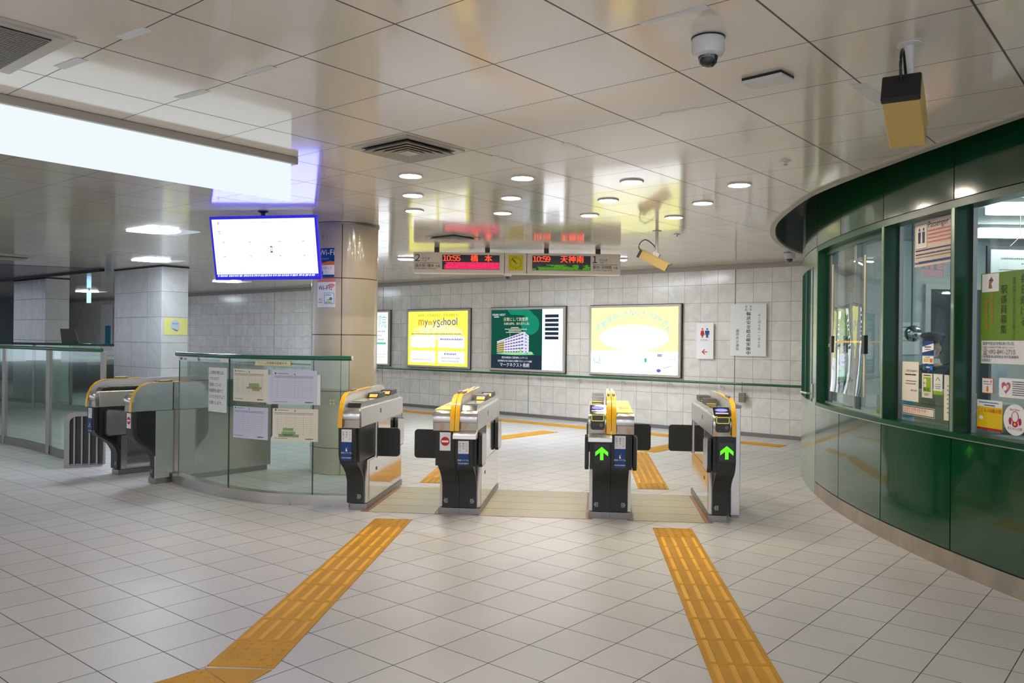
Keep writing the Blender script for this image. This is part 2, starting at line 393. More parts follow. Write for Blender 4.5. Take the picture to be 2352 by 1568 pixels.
def slab(mp, poly, h0, h1, m, name, parent, seg=1):
    b2 = bmesh.new(); pieces = split_u(poly, mp.curved) if getattr(mp, 'curved', 0) else [poly]
    for pc in pieces:
        lo = [b2.verts.new(mp(p[0], p[1], h0)) for p in pc]; hi = [b2.verts.new(mp(p[0], p[1], h1)) for p in pc]
        b2.faces.new(lo); b2.faces.new(hi[::-1])
        for i in range(len(pc)):
            j = (i+1) % len(pc)
            if len(pieces) > 1 and abs(pc[i][0]-pc[j][0]) < 1e-7 and min(p[0] for p in poly)+1e-6 < pc[i][0] < max(p[0] for p in poly)-1e-6: continue
            b2.faces.new([lo[i], hi[i], hi[j], lo[j]])
    bmesh.ops.remove_doubles(b2, verts=b2.verts, dist=1e-6)
    bmesh.ops.recalc_face_normals(b2, faces=b2.faces)
    return obj(name, b2, m, parent)
def card(name, label, cat, mp, w, h, m, items, group=None, th=.0015, poly=None, part='sheet', base=0.0):
    t = thing(name, label, cat, group=group) if cat else None
    poly = poly or [(0, 0), (w, 0), (w, h), (0, h)]
    slab(mp, poly, base, base+th, m, part, t)
    prints(items, mp, t, base_h=base+th+.0007)
    return t

# ================================================================ THE SETTING
def wall_xy(s, d=12.3): return Vector((EA[0]*s + NA[0]*d, EA[1]*s + NA[1]*d))
b = B(); b.face([(-46, -9, 0), (12, -9, 0), (12, 14, 0), (-46, 56, 0)]); struct('floor', b, floor_m)
recess = [(5.8, -1.0), (5.0, 0.0), (4.2, .95), (3.6, 1.85), (3.2, 2.7), (2.9, 3.55), (2.706, 4.362), (2.612, 5.003), (2.537, 5.6), (2.47, 6.25), (2.445, 6.77), (2.465, 7.15), (2.539, 7.737), (2.65, 8.392),
          (2.82, 9.02), (3.06, 9.699), (3.389, 10.42), (3.755, 11.08), (4.15, 11.58), (4.70, 12.08)]
def smooth_path(P, k=4):
    P = [Vector(p) for p in P]; out = []
    for i in range(len(P)-1):
        p0, p1, p2, p3 = P[max(i-1, 0)], P[i], P[i+1], P[min(i+2, len(P)-1)]
        for j in range(k):
            t = j/k; out.append(.5*((2*p1) + (p2-p0)*t + (2*p0-5*p1+4*p2-p3)*t*t + (3*p1-p0-3*p2+p3)*t**3))
    out.append(P[-1]); return out
rec = smooth_path(recess, 3)
b = B(); cr_ = [Vector((8, -9))] + rec + [Vector((-46, 54.6))]
for a, c in zip(cr_, cr_[1:]):
    b.face([(-46, a.y, CZ), (-46, c.y, CZ), (c.x, c.y, CZ), (a.x, a.y, CZ)] if c.x > -45 else [(-46, a.y, CZ), (c.x, c.y, CZ), (a.x, a.y, CZ)])
bmesh.ops.remove_doubles(b.bm, verts=b.bm.verts, dist=1e-5); struct('ceiling', b, ceil_m)
b = B(); b.ribbon([wall_xy(-75), wall_xy(-2.2)], 0, 3.3, .12); struct('wall_back', b, wall_m)
b = B(); b.ribbon([wall_xy(-75, 12.27), wall_xy(-3.0, 12.27)], 0, .06, .03); struct('baseboard_back', b, steel_d)
b = B(); b.ribbon([wall_xy(-75, 12.26), wall_xy(-3.0, 12.26)], 2.63, 2.70, .04); struct('trim_3', b, beige_m)
# ceiling opening round the office
b = B(); b.ribbon(rec, 2.690, 2.716, -.055); struct('trim_1', b, mat('recess_trim', S((176, 170, 156)), rough=.35))
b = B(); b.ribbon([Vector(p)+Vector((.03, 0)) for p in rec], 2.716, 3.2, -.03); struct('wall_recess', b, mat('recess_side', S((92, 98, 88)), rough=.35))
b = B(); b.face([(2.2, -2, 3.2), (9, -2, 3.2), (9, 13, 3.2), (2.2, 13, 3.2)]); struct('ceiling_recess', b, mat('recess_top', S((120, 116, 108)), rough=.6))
# dark slot in the far left ceiling (fire shutter)
b = B(); p0, p1 = Vector((-7.6, 15.29)), Vector((-15.5, 21.9)); b.ribbon([p0, p1], 2.66, 2.704, .09); struct('trim_2', b, mat('shutter_slot', (.006, .007, .009), rough=.6))
b = B(); b.face([(-7.6, 15.2, 2.698), (-15.5, 21.8, 2.698), (-17.0, 18.6, 2.698), (-9.6, 14.2, 2.698)]); struct('ceiling_shutter_panel', b, mat('shutter_panel', S((138, 136, 150)), rough=.22, spec=.7))
# paved strips between the gates (terrazzo), in the direction of the gate row
GU = Vector((.9946, -.104)); GV = Vector((.104, .9946)); G0 = Vector((-1.387, 6.996))
def gl2(u, v): p = G0 + GU*u + GV*v; return (p.x, p.y)
b = B(); b2 = B()
for (u0, u1) in ((.20, .76), (1.14, 2.02), (2.42, 2.98)):
    for k in range(4):
        v0 = -.06 + k*.30; b.prism([gl2(u0, v0), gl2(u1, v0), gl2(u1, v0+.294), gl2(u0, v0+.294)], .001, .003, 'z')
for (u0, u1) in ((.13, .196), (.764, .82), (1.08, 1.136), (2.024, 2.08), (2.36, 2.416), (2.984, 3.05)):
    b2.prism([gl2(u0, -.06), gl2(u1, -.06), gl2(u1, 1.13), gl2(u0, 1.13)], .001, .0028, 'z')
struct('floor_strip', b, terr); struct('floor_strip_edge', b2, brown)

# square marble pillars
def pillar(name, corner, L, W):
    c = Vector(corner); e = Vector(EA); n = Vector(NA)
    b = B(); b.prism([tuple(c), tuple(c+n*W), tuple(c+n*W-e*L), tuple(c-e*L)], 0, CZ, 'z', bev=.008)
    o = struct(name, b, pil_e, label='square pillar clad in pale marble tiles'); b = B(); b.prism([tuple(c+e*.01-n*.01), tuple(c+n*(W+.01)+e*.01), tuple(c+n*(W+.01)-e*(L+.01)), tuple(c-e*(L+.01)-n*.01)], CZ-.02, CZ-.001, 'z')
    struct(name+'_cap', b, seam_m); return o
pillar('pillar_near', (-6.12, 14.33), 1.81, .49)
pillar('pillar_far', (-10.05, 17.67), 1.81, .49)
b = B(); b.prism([(-17.0, 30.2), (-16.2, 29.2), (-16.6, 26.0), (-21.0, 26.0), (-21, 32)], 0, CZ, 'z'); struct('wall_far_left', b, mat('teal_grey_wall', S((120, 132, 136)), rough=.35))

# round column of enamelled panels
ccx, ccy, cr = -1.862, 9.115, .36
b = B(); b.cyl((ccx, ccy, CZ/2), cr-.006, CZ, 64); struct('column_core', b, seam_m, smooth=True)
b = B()
zs = [0.0, .285, .892, 1.498, 2.104, 2.69]
a_s = math.atan2(8.76-ccy, -1.822-ccx)
for z0, z1 in zip(zs, zs[1:]):
    for k in range(4):
        a0 = a_s + k*PI/2 + .011; a1 = a_s + (k+1)*PI/2 - .011
        pts = [(ccx+cr*math.cos(a0+(a1-a0)*j/16), ccy+cr*math.sin(a0+(a1-a0)*j/16)) for j in range(17)]
        b.ribbon(pts, z0+.004, z1-.004, .02)
struct('column_cladding', b, colm, smooth=True)
b = B(); b.lathe([(cr+.012, -.022), (cr+.012, -.004), (cr-.03, -.004)], (ccx, ccy, CZ), 64); struct('trim_4', b, steel_d, smooth=True)

# ================================================================ THE STATION OFFICE (curved green booth)
OX, OY, OR = 12.474, 6.28, 9.671
def oxy(a, r=OR): return Vector((OX - r*math.cos(R_(a)), OY + r*math.sin(R_(a))))
def arc(a0, a1, r=OR, n=None):
    n = n or max(2, int(abs(a1-a0)/.6)+1); return [oxy(a0+(a1-a0)*k/n, r) for k in range(n+1)]
office = thing('station_office', 'curved green enamelled station office with large windows and grey stone kick', 'station office')
mods = [-27.11, -21.76, -16.41, -11.06, -5.71, -.36]
b = B(); b.ribbon(arc(-27.11, 9.95, OR-.012), .10, .87, -.03); obj('panel_backing', b, seam_m, office, smooth=True)
lows = mods + [4.95, 10.0]
for a0, a1 in zip(lows, lows[1:]):
    b = B(); b.ribbon(arc(a0+.035, a1-.035), .132, .858, -.012); obj('lower_panel', b, booth_g, office, smooth=True)
b = B(); b.ribbon(arc(-27.11, 9.95), 0.0, .122, -.03); obj('kick_plate', b, stone, office, smooth=True)
b = B(); b.ribbon(arc(-27.11, 9.98, OR+.006), .862, .898, -.14); o = obj('sill', b, booth_d, office, smooth=True)
b = B(); b.ribbon(arc(-27.11, 9.98, OR+.010), .858, .864, -.02); obj('sill_edge', b, steel_l, o, smooth=True)
b = B(); b.ribbon(arc(-27.11, 10.0, OR+.004), 2.345, 2.395, -.14); obj('head_frame', b, booth_d, office, smooth=True)
b = B(); b.ribbon(arc(-27.11, 20.0, OR-.014), 2.38, 3.2, -.02); obj('fascia_backing', b, seam_m, office, smooth=True)
fas = mods + [4.95, 10.1, 15.3, 20.5, 25.7]
for a0, a1 in zip(fas, fas[1:]):
    b = B(); b.ribbon(arc(a0+.03, a1-.03), 2.402, 3.2, -.012); obj('fascia_panel', b, booth_g if a0 < 12 else booth_p, office, smooth=True)
for a in mods[1:] + [9.93]:
    b = B(); b.ribbon(arc(a-.16, a+.16, OR), .898, 2.345, -.13); mo = obj('mullion', b, booth_d, office)
    b = B(); b.ribbon(arc(a-.11, a+.06, OR+.006), .898, 2.345, -.006); obj('mullion_trim', b, booth_p, mo)
    b = B(); b.ribbon(arc(a-.32, a-.16, OR-.10), .898, 2.345, -.03); obj('glazing_channel', b, steel_d, mo)
panes = list(zip(mods, mods[1:]))
for a0, a1 in panes:
    b = B(); b.ribbon(arc(a0+.17, a1-.17, OR-.12), .9, 2.344, -.008); obj('window_pane', b, glass_w, office, smooth=True)
# window nearest the gates: sliding panes
for (a0, a1, r) in ((-.2, 4.4, OR-.13), (4.2, 9.1, OR-.10)):
    b = B(); b.ribbon(arc(a0+.1, a1-.1, r), .93, 2.31, -.006); sp = obj('window_pane', b, glass_w, office, smooth=True)
    for aa in (a0, a1):
        b = B(); b.ribbon(arc(aa-.13, aa+.13, r+.012), .90, 2.34, -.03); obj('sash_frame', b, steel_d, sp)
b = B(); b.ribbon(arc(7.5, 9.2, OR-.22), .9, 2.34, -.02); obj('window_blind', b, mat('olive_blind', S((44, 84, 52)), rough=.5), office)
b = B(); b.ribbon(arc(-.36, 9.5, OR-.07), 2.30, 2.345, -.03); obj('sash_track', b, booth_d, office)
b = B(); b.ribbon(arc(-.36, 9.5, OR-.07), .898, .915, -.03); obj('sash_track', b, booth_p, office)
# pale metal end with the door
b = B(); b.ribbon(arc(10.05, 37.5, OR), 0.0, .885, -.03); obj('end_panel', b, booth_p, office, smooth=True)
b = B(); b.ribbon(arc(10.05, 37.5, OR), 2.22, 2.395, -.03); obj('end_panel', b, booth_p, office, smooth=True)
b = B(); b.ribbon(arc(10.05, 11.2, OR), .885, 2.22, -.03); obj('end_panel', b, booth_p, office, smooth=True)
b = B(); b.ribbon(arc(18.0, 37.5, OR), .885, 2.22, -.03); obj('end_panel', b, booth_p, office, smooth=True)
b = B(); b.ribbon(arc(11.2, 18.0, OR-.02), .885, 2.22, -.006); dp = obj('window_pane', b, glass_w, office, smooth=True)
for aa in (11.3, 14.2, 17.9):
    b = B(); b.ribbon(arc(aa-.12, aa+.12, OR+.004), .885, 2.22, -.03); obj('sash_frame', b, booth_d, dp)
hp = oxy(10.9, OR+.03); b = B(); b.tube([(hp.x+.05, hp.y, .97), (hp.x-.03, hp.y-.01, .97), (hp.x-.03, hp.y+.16, .97)], .011); obj('door_handle', b, steel_l, office, smooth=True)
b = B(); b.cyl((hp.x+.02, hp.y, .99), .014, .14); obj('handle_plate', b, steel_l, office)
# office interior
b = B(); b.box(3.30, 8.4, 9.2, 9.3, 0, 3.1); struct('wall_office_back', b, office_w)
b = B(); b.box(8.3, 8.4, 1.0, 9.2, 0, 3.1); struct('wall_office_side', b, office_w)
b = B(); pts = [(p.x, p.y, 2.62) for p in arc(-27.1, 17.5, OR-.16)]; b.face(pts + [(8.3, 9.19, 2.62), (8.3, 1.9, 2.62)]); struct('ceiling_office', b, office_w)
b = B(); b.box(4.66, 5.35, 9.16, 9.21, 0, 2.08); struct('door_1', b, mat('dark_doorway', S((70, 74, 80)), rough=.5))
b = B(); b.box(4.60, 4.66, 9.14, 9.21, 0, 2.14); b.box(4.66, 5.40, 9.14, 9.21, 2.08, 2.14); struct('trim_5', b, white_m)
# counter inside
ctr = thing('office_counter', 'pale grey counter running inside the office windows', 'counter')
b = B(); b.ribbon(arc(-27, 9.0, OR-.17), .84, .875, -.50); obj('worktop', b, mat('counter_top', S((170, 172, 170)), rough=.4), ctr, smooth=True)
b = B(); b.ribbon(arc(-27, 9.0, OR-.22), .0, .84, -.03); obj('front_panel', b, office_w, ctr, smooth=True)

# ================================================================ TICKET GATES
# local unit: x 0 (screen side) .. .185 (passage side), y 0 = front of the plinth, +y towards the far side, z up
LEN = 1.27
def arcpts(c, r, a0, a1, n=6): return [(c[0]+r*math.cos(R_(a0+(a1-a0)*k/n)), c[1]+r*math.sin(R_(a0+(a1-a0)*k/n))) for k in range(n+1)]
front_curve = [(0.0, .06), (0.0, .235), (-.012, .27), (-.05, .33), (-.12, .385), (-.185, .425), (-.225, .47), (-.243, .52), (-.246, .73)]
fin_out = [(-.262, .735), (-.258, .80), (-.245, .87), (-.215, .935), (-.165, .985), (-.09, 1.012), (.30, 1.020), (.95, 1.030), (1.03, 1.025), (1.09, 1.0), (1.12, .96), (1.135, .90)]
def mir(mx): return Matrix.Scale(-1, 4, (1, 0, 0)) if mx else Matrix.Identity(4)
def add_part(name, b, m, parent, T, smooth=False):
    b.bm.transform(T); bmesh.ops.recalc_face_normals(b.bm, faces=b.bm.faces); return obj(name, b, m, parent, smooth=smooth)
def unit(g, x0, mx, kind, num, stick, shelf=False, flaps=('open', 'open'), plain_side=False, low=0.0, ylong=True):
    """one half of a ticket gate. mx mirrors it (screen on the right). kind: 'exit' | 'reader' | 'cover'"""
    T = Matrix.Translation((x0, 0, 0)) @ mir(mx) @ Matrix.Diagonal((.962, 1, .985, 1))
    W = .185
    b = B(); b.box(.03 if abs(x0) not in (.002,) else -.0015, .18, 0.0, LEN, 0, .054); add_part('plinth', b, steel_d, g, T)
    b = B(); b.box(.012, .174, .03, LEN-.02, .058, .43); b.box(.012, .174, .36, LEN-.02, .43, .735)
    if plain_side: b.box(-.004, .012, -.02, LEN+.02, .06, .735)
    body = add_part('body', b, steel, g, T)
    b = B(); b.box(.1745, .1765, .09, LEN-.03, .075, .415); add_part('side_panel', b, mirror_s, body, T)
    b = B(); b.box(.1745, .1765, .37, LEN-.03, .425, .725); add_part('side_panel', b, mirror_s, body, T)
    b = B(); b.box(.1760, .1790, .30, .335, .30, .33, bev=.001); add_part('lock', b, black_pl, body, T)
    b = B(); b.box(.02, .172, -.19, .36, .44, .733); add_part('flap_bay', b, dark_pl, g, T)
    # front skin, S-curved
    th = .02
    b = B(); b.prism(front_curve + [(p[0]+th+.02, p[1]) for p in reversed(front_curve)], 0.0, .148, 'x'); fp = add_part('front_panel', b, dark_pl, g, T, smooth=True)
    b = B(); b.prism([(y+.012, z) for y, z in front_curve] + [(.07, .73), (.07, .06)], .004, .130, 'x'); add_part('front_housing', b, black_pl, g, T)
    b = B(); rc = [(LEN-y-.02 if y > -.01 else LEN-.02-y*.55, z) for y, z in front_curve]
    b.prism(rc + [(p[0]-th-.02, p[1]) for p in reversed(rc)], 0.0, .148, 'x'); add_part('rear_panel', b, dark_pl, g, T, smooth=True)
    # fairing
    zt = .900 - low
    prof = [(-.244, .733), (-.244, .800), (-.254, .806), (-.254, .838)] + [(-.254+.05*(1-math.cos(R_(t))), .838+(zt-.838)*math.sin(R_(t))) for t in (20, 40, 60, 80)] + [(-.19, zt), (1.20, zt), (1.25, zt-.02), (1.255, .733)]
    b = B(); b.prism(prof, .036, W, 'x', bev=.003); fa = add_part('fairing', b, steel, g, T, smooth=True)
    b = B(); b.box(.1845, .1875, -.20, 1.235, .737, .893, bev=.001); add_part('side_cover', b, steel_l, fa, T)
    b = B(); b.box(.187, .1885, .38, .42, .81, .85); add_part('lock', b, black_pl, fa, T)
    # screen (fin)
    b = B(); b.prism(fin_out + [(1.135, .735)], .006, .030, 'x'); fn = add_part('screen', b, mirror_s if plain_side else white_pl, g, T, smooth=False)
    if plain_side:
        b = B(); b.box(.0045, .0065, -.22, 1.1, .733, .738); add_part('panel_joint', b, seam_m, fn, T)
    yo = fin_out[:7] + ([(.62, 1.0245)] if ylong else []); b = B(); off = .007
    ring = []
    for i, p in enumerate(yo):
        t = Vector(yo[min(i+1, len(yo)-1)]) - Vector(yo[max(i-1, 0)]); n = Vector((-t.y, t.x)).normalized()
        ring.append((p[0]+n.x*off, p[1]+n.y*off))
    b.prism(yo + ring[::-1], 0.0, .037, 'x'); add_part('yellow_edge', b, yellow, fn, T, smooth=True)
    b = B(); b.box(.008, .030, .02, .16, 1.022, 1.042, bev=.006); add_part('sensor', b, steel_d, fn, T)
    # deck
    if kind == 'cover':
        b = B(); b.prism([(-.20, zt+.0005), (-.20, zt+.006), (1.0, zt+.016), (1.0, zt+.0005)], .045, .178, 'x'); add_part('top_cover', b, yellow_l, g, T)
        mp = lambda u, v, h: T @ Vector((.045+u, v, zt+.0065+(v+.2)*.0084+h))
        prints([('g', .03, .1+.06*k, .09, .02, orange_ink) for k in range(4)], mp, fn, base_h=.001)
    else:
        b = B(); b.prism([(-.185, zt), (-.155, zt+.036), (-.08, zt+.040), (.95, zt+.040), (1.15, zt)], .05, .17, 'x'); dk = add_part('deck', b, glossd, g, T)
        if kind == 'exit':
            b = B(); b.box(.055, .165, -.07, .30, zt+.0405, zt+.044); add_part('glass_plate', b, mat('deck_plate', S((150, 162, 150)), rough=.15, coat=.5), dk, T)
        for yy in ((.42, .86) if kind == 'exit' else (.40, .80)):
            b = B(); b.prism([(yy-.05, zt+.04), (yy+.02, zt+.085), (yy+.20, zt+.085), (yy+.22, zt+.04)], .055, .165, 'x', bev=.003); rd = add_part('ticket_slot', b, dark_pl, g, T)
            s0 = Vector((0, .07, .045)).normalized()
            mp = lambda u, v, h, yy=yy: T @ (Vector((.075+u, yy-.045, zt+.045)) + s0*v + Vector((0, -.54, .84))*h)
            ol_ = mat('orange_lit', S((250, 190, 60)), rough=.4, emit=S((255, 190, 60)), es=.35)
            if kind == 'exit': prints([('r', .005, .006, .078, .052, ol_), ('r', .005, .034, .078, .052, cream_p), ('g', .010, .038, .06, .010, orange_ink)], mp, rd, base_h=.001)
            else: prints([('r', .0, .0, .08, .008, yellow_l)], mp, rd, base_h=.001)
        if kind == 'reader':
            # sloped display on top of the front edge, card reader below it
            s1 = Vector((0, .085, .052)).normalized(); n1 = Vector((0, -s1.z, s1.y))
            o1 = Vector((.046, -.215, zt+.002))
            mp = lambda u, v, h: T @ (o1 + Vector((u, 0, 0)) + s1*v + n1*h)
            b = B(); b.prism([(-.225, zt-.004), (-.130, zt+.058), (-.10, zt+.058), (-.10, zt-.004)], .042, .176, 'x'); ds = add_part('display', b, gloss_blk, g, T)
            lit = emis('display_blue', S((140, 140, 250)), 1.25)
            o1 = Vector((.046, -.227, zt-.0045)); s1 = Vector((0, .095, .062)).normalized(); n1 = Vector((0, -s1.z, s1.y))
            prints([('p', [(u, v) for u, v in ell(.063, .072, .052, .022)], lit), ('l', [(.025, .072), (.10, .072)], .004, emis('display_white', (1, 1, 1), 1.2)),
                    ('r', .012, .026, .115, .037, emis('display_strip', S((255, 225, 205)), 1.3))], mp, ds, base_h=.003)
            b = B(); b.prism(rrect(.052, .768, .168, .895, .022), -.262, -.235, 'y'); rdr = add_part('card_reader', b, mat('reader_grey', (.045, .045, .042), rough=.35), g, T, smooth=False)
            mp2 = lambda u, v, h: T @ Vector(((.22-u) if mx else u, -.262-h, v))
            ring = rrect(.058, .838, .162, .890, .010); 
            prints([('p', ring, mat('reader_yellow', S((235, 225, 40)), rough=.4, emit=S((235, 225, 40)), es=.5)), ('p', rrect(.0635, .8435, .1565, .8845, .006), gloss_blk, dict(name='reader_window')),
                    ('t', 'タッチ', .072, .803, .016, grey_ink), ('p', ell(.140, .808, .015, .015), grey_ink), ('t', 'T', .140, .802, .018, dark_pl, 'c')], mp2, rdr, base_h=.001)
    # lower shelf under the fairing
    if shelf:
        b = B(); b.prism([(-.225, .750), (-.305, .708), (-.312, .676), (-.200, .676), (-.200, .750)], -.010, .186, 'x', bev=.002); add_part('bag_shelf', b, steel_l, g, T, smooth=False)
    # flaps
    def flap(y, state, dx=0.0):
        zz = (.425, .680)
        if state == 'closed':
            b = B(); b.prism(rrect(.150, zz[0], .415+dx, zz[1], .03), y-.014, y+.014, 'y', bev=.004); fl = add_part('flap', b, flap_m, g, T)
            b = B(); b.cyl((.178, y-.03, (.415+.735)/2), .016, .32, 16); add_part('hinge_post', b, steel_l, fl, T, smooth=True)
        else:
            dy = 1 if y < .6 else -1
            b = B(); b.prism([(y-.12, .455), (y-.09, .425), (y+.12, .425), (y+.15, .455), (y+.15, .66), (y+.13, .69), (y-.10, .715), (y-.12, .69)], .182, .214, 'x', bev=.004); fl = add_part('flap', b, dark_pl, g, T)
            b = B(); b.prism([(y-.11, .462), (y-.085, .435), (y+.11, .435), (y+.14, .462), (y+.14, .655), (y+.12, .68), (y-.095, .705), (y-.11, .685)], .2145, .2165, 'x'); add_part('cover_plate', b, steel_l, fl, T)
    flap(.32 if flaps[0] == 'closed' else -.03, flaps[0], .055 if mx else -.02); flap(1.05 if flaps[1] == 'open' else 1.17, flaps[1])
    # stickers on the front panel. front surface y=-.246 (z .5-.73); u to the viewer's right
    xs = lambda a: (x0 + (-(a) if mx else a))
    ul = min(xs(0), xs(.142))
    mpf = lambda u, v, h: Vector((ul+u, -.2465-h, v*.985))
    if stick == 'poster' or stick == 'poster_low':
        top = .722 if stick == 'poster' else .655
        it = [('r', .026, top-.105, .112, top, white_p, dict(name='sticker'))]
        for k, tx in enumerate(('かけこみ', '乗車は', '危険です')):
            it.append(('v', tx, .096-.027*k, top-.014, .018, grey_ink))
        hb = .155 if stick == 'poster' else .095
        it += [('r', .026, top-.105-hb, .112, top-.105, blue_ink, dict(name='sticker')), ('t', '東急リバブル', .069, top-.105-hb*.62, .0155, white_ink, 'c'),
               ('t', '売却物件募集中', .069, top-.105-hb*.88, .0125, white_ink, 'c')]
        if stick == 'poster': it += [('p', [(.062, top-.178), (.066, top-.150), (.070, top-.162), (.078, top-.178), (.070, top-.186)], white_ink), ('p', [(.072, top-.160), (.083, top-.135), (.082, top-.158)], mat('sky_print', S((60, 140, 230)), rough=.5))]
        prints(it, mpf, fp, base_h=.001)
    elif stick == 'noentry':
        cx_, cz_ = .066, .648
        prints([('r', .022, .572, .110, .722, white_p, dict(name='sticker')), ('e', cx_, cz_, .036, .037, red_ink, dict(name='no_entry_sign')), ('r', cx_-.028, cz_-.008, cx_+.028, cz_+.008, white_ink)], mpf, fp, base_h=.001)
    elif stick == 'arrow':
        lit = emis('arrow_green', (.10, 1.0, .02), 1.7)
        c = .071; z0 = .578 if shelf else .608
        prints([('r', c-.060, z0-.072, c+.060, z0+.076, gloss_blk, dict(name='arrow_display')),
                ('p', [(c-.013, z0-.054), (c+.013, z0-.054), (c+.013, z0+.008), (c+.050, z0-.022), (c+.050, z0+.010), (c, z0+.052), (c-.050, z0+.010), (c-.050, z0-.022), (c-.013, z0+.008)], lit, dict(name='green_arrow'))], mpf, fp, base_h=.001)
    # number badge near the bottom
    if num:
        mpn = lambda u, v, h: Vector((ul+u, -.0005-h, v))
        cb_ = .105 if not mx else .032; sg = 1 if not mx else -1
        prints([('p', [(cb_-sg*.015, .096), (cb_+sg*.010, .096), (cb_+sg*.021, .115), (cb_+sg*.010, .134), (cb_-sg*.015, .134)], mat('badge_grey', S((150, 152, 152)), rough=.5), dict(name='number_badge')),
                ('n', num, cb_-sg*.002-.0105, .1025, .035, ink, .6)], mpn, fp, base_h=.001)
glossd = mat('deck_dark', (.02, .021, .020), rough=.12, coat=.8)
grz = math.atan2(-.104, .9946)
def gate(label, x, y, rz, group): return thing('ticket_gate', label, 'ticket gate', (x, y, 0), rz, group)
gp = G0 + GU*(-.006)
g = gate('steel ticket gate with one yellow screen at the end of the curved glass barrier', gp.x, gp.y, grz, 'ticket gates in the front row')
unit(g, 0, False, 'exit', '3', 'poster', flaps=('closed', 'open'))
p = Vector((-.4260, 6.851)); g = gate('double ticket gate with red no-entry sign, second from the glass barrier', p.x, p.y, grz, 'ticket gates in the front row')
unit(g, -.002, True, 'cover', '3', 'noentry', flaps=('closed', 'open'))
unit(g, .002, False, 'exit', '2', 'poster_low', shelf=True, flaps=('open', 'open'), low=.0)
p = Vector((.820, 6.751)); g = gate('double ticket gate with green arrow on the left half, yellow cover on the right', p.x, p.y, grz, 'ticket gates in the front row')
unit(g, -.002, True, 'reader', '2', 'arrow', shelf=True, flaps=('open', 'open'))
unit(g, .002, False, 'cover', '1', 'poster', flaps=('open', 'closed'))
p = Vector((1.785, 6.655)); g = gate('single ticket gate with green arrow beside the slim steel cabinet', p.x, p.y, grz, 'ticket gates in the front row')
unit(g, 0, True, 'reader', '1', 'arrow', flaps=('open', 'closed'))
# slim cabinet beside the last gate
t = thing('equipment_cabinet', 'slim tall steel cabinet standing against the right ticket gate', 'cabinet', (1.838, 6.845, 0), grz)
b = B(); b.box(0, .075, 0, .62, .02, .915, bev=.004); obj('body', b, steel_l, t)
b = B(); b.box(-.003, .079, -.003, .623, .915, .937, bev=.003); obj('lid', b, steel_d, t)
b = B(); b.box(.008, .067, .01, .61, 0, .02); obj('foot', b, steel_d, t)
# the two gates on the left, turned to face the left concourse
rzl = math.atan2(-.6409, .7676)
def lg(corner_r): return Vector(corner_r)
rz2 = math.atan2(-EA[0]*0 - .6409, .7676)
pB = Vector((-3.512, 8.118)); uL = Vector((.7676, -.6409))
g = gate('ticket gate with no-entry sign and flat polished side, nearer of the left pair', pB.x, pB.y, rz2, 'ticket gates in the left row')
unit(g, .03, True, 'cover', '5', 'noentry', flaps=('open', 'open'), plain_side=True, ylong=False)
pA = Vector((-4.107, 8.60)) - uL*.18
g = gate('ticket gate with yellow-edged screen and blue sticker beside the hooped bar rail', pA.x, pA.y, rz2, 'ticket gates in the left row')
unit(g, 0, False, 'exit', '5', 'poster', flaps=('open', 'open'), ylong=False)
# two more gates far away behind the glass fence
for (x, y, lb) in ((-11.6, 21.4, 'distant dark ticket gate seen through the glass fence, left one'), (-10.6, 21.0, 'distant dark ticket gate seen through the glass fence, right one')):
    g = gate(lb, x, y, rz2, 'distant ticket gates')
    b = B(); b.prism(front_curve + [(1.25, .73), (1.25, .06)], 0, .18, 'x'); obj('body', b, dark_pl, g)
    b = B(); b.prism([(-.25, .73), (-.25, .86), (-.19, .90), (1.2, .90), (1.25, .73)], .0, .18, 'x'); obj('fairing', b, steel_d, g)
    b = B(); b.box(.02, .16, 0, 1.25, 0, .06); obj('plinth', b, steel_d, g)

# hooped bar rail left of the gates
t = thing('bar_rail', 'low stainless hoop rail with upright bars left of the gates', 'railing', (-4.935, 9.072, 0), math.atan2(9.20-9.072, -4.58+4.935))
w_ = .377
outer = [(0, 0)] + [(.10-.10*math.cos(R_(a)), .51+.10*math.sin(R_(a))) for a in range(0, 91, 15)] + [(w_, .61), (w_, .56)] + [(.13-.075*math.cos(R_(a)), .49+.07*math.sin(R_(a))) for a in range(90, -1, -15)] + [(.055, 0)]
b = B(); b.prism(outer, -.02, .02, 'y', bev=.003); obj('hoop_frame', b, steel_d, t)
for k in range(4):
    x = .10 + k*.075; b = B(); b.box(x-.010, x+.010, -.014, .014, 0.0, .565, bev=.003); obj('bar', b, steel_d, t)
b = B(); b.box(.055, w_, .018, .026, .03, .56); obj('back_plate', b, mat('dark_plate', (.05, .05, .047), rough=.4), t)
b = B(); b.box(.0, w_, -.025, .03, 0, .02); obj('foot_rail', b, steel_d, t)

# ================================================================ CURVED GLASS BARRIER
GP = smooth_path([(-3.40, 8.29), (-3.0, 7.87), (-2.574, 7.513), (-2.211, 7.30), (-1.95, 7.23), (-1.725, 7.195), (-1.40, 7.175)], 5)
GS = [0.0]
for a, c in zip(GP, GP[1:]): GS.append(GS[-1] + (c-a).length)
def gpos(s):
    for i in range(len(GP)-1):
        if s <= GS[i+1] or i == len(GP)-2:
            t = (s-GS[i])/(GS[i+1]-GS[i]); d = (GP[i+1]-GP[i]).normalized(); return GP[i].lerp(GP[i+1], t), Vector((d.y, -d.x))
def gpath(s0, s1, n=24): return [gpos(s0+(s1-s0)*k/n)[0] for k in range(n+1)]
def gmap(s0, z0):   # points on the camera side of the glass
    def f(u, v, h):
        p, n = gpos(s0+u); q = p + n*(.008+h); return Vector((q.x, q.y, z0+v))
    f.curved = .05; return f
t = thing('glass_barrier', 'curved glass barrier with steel kerb and round green handrail', 'glass barrier')
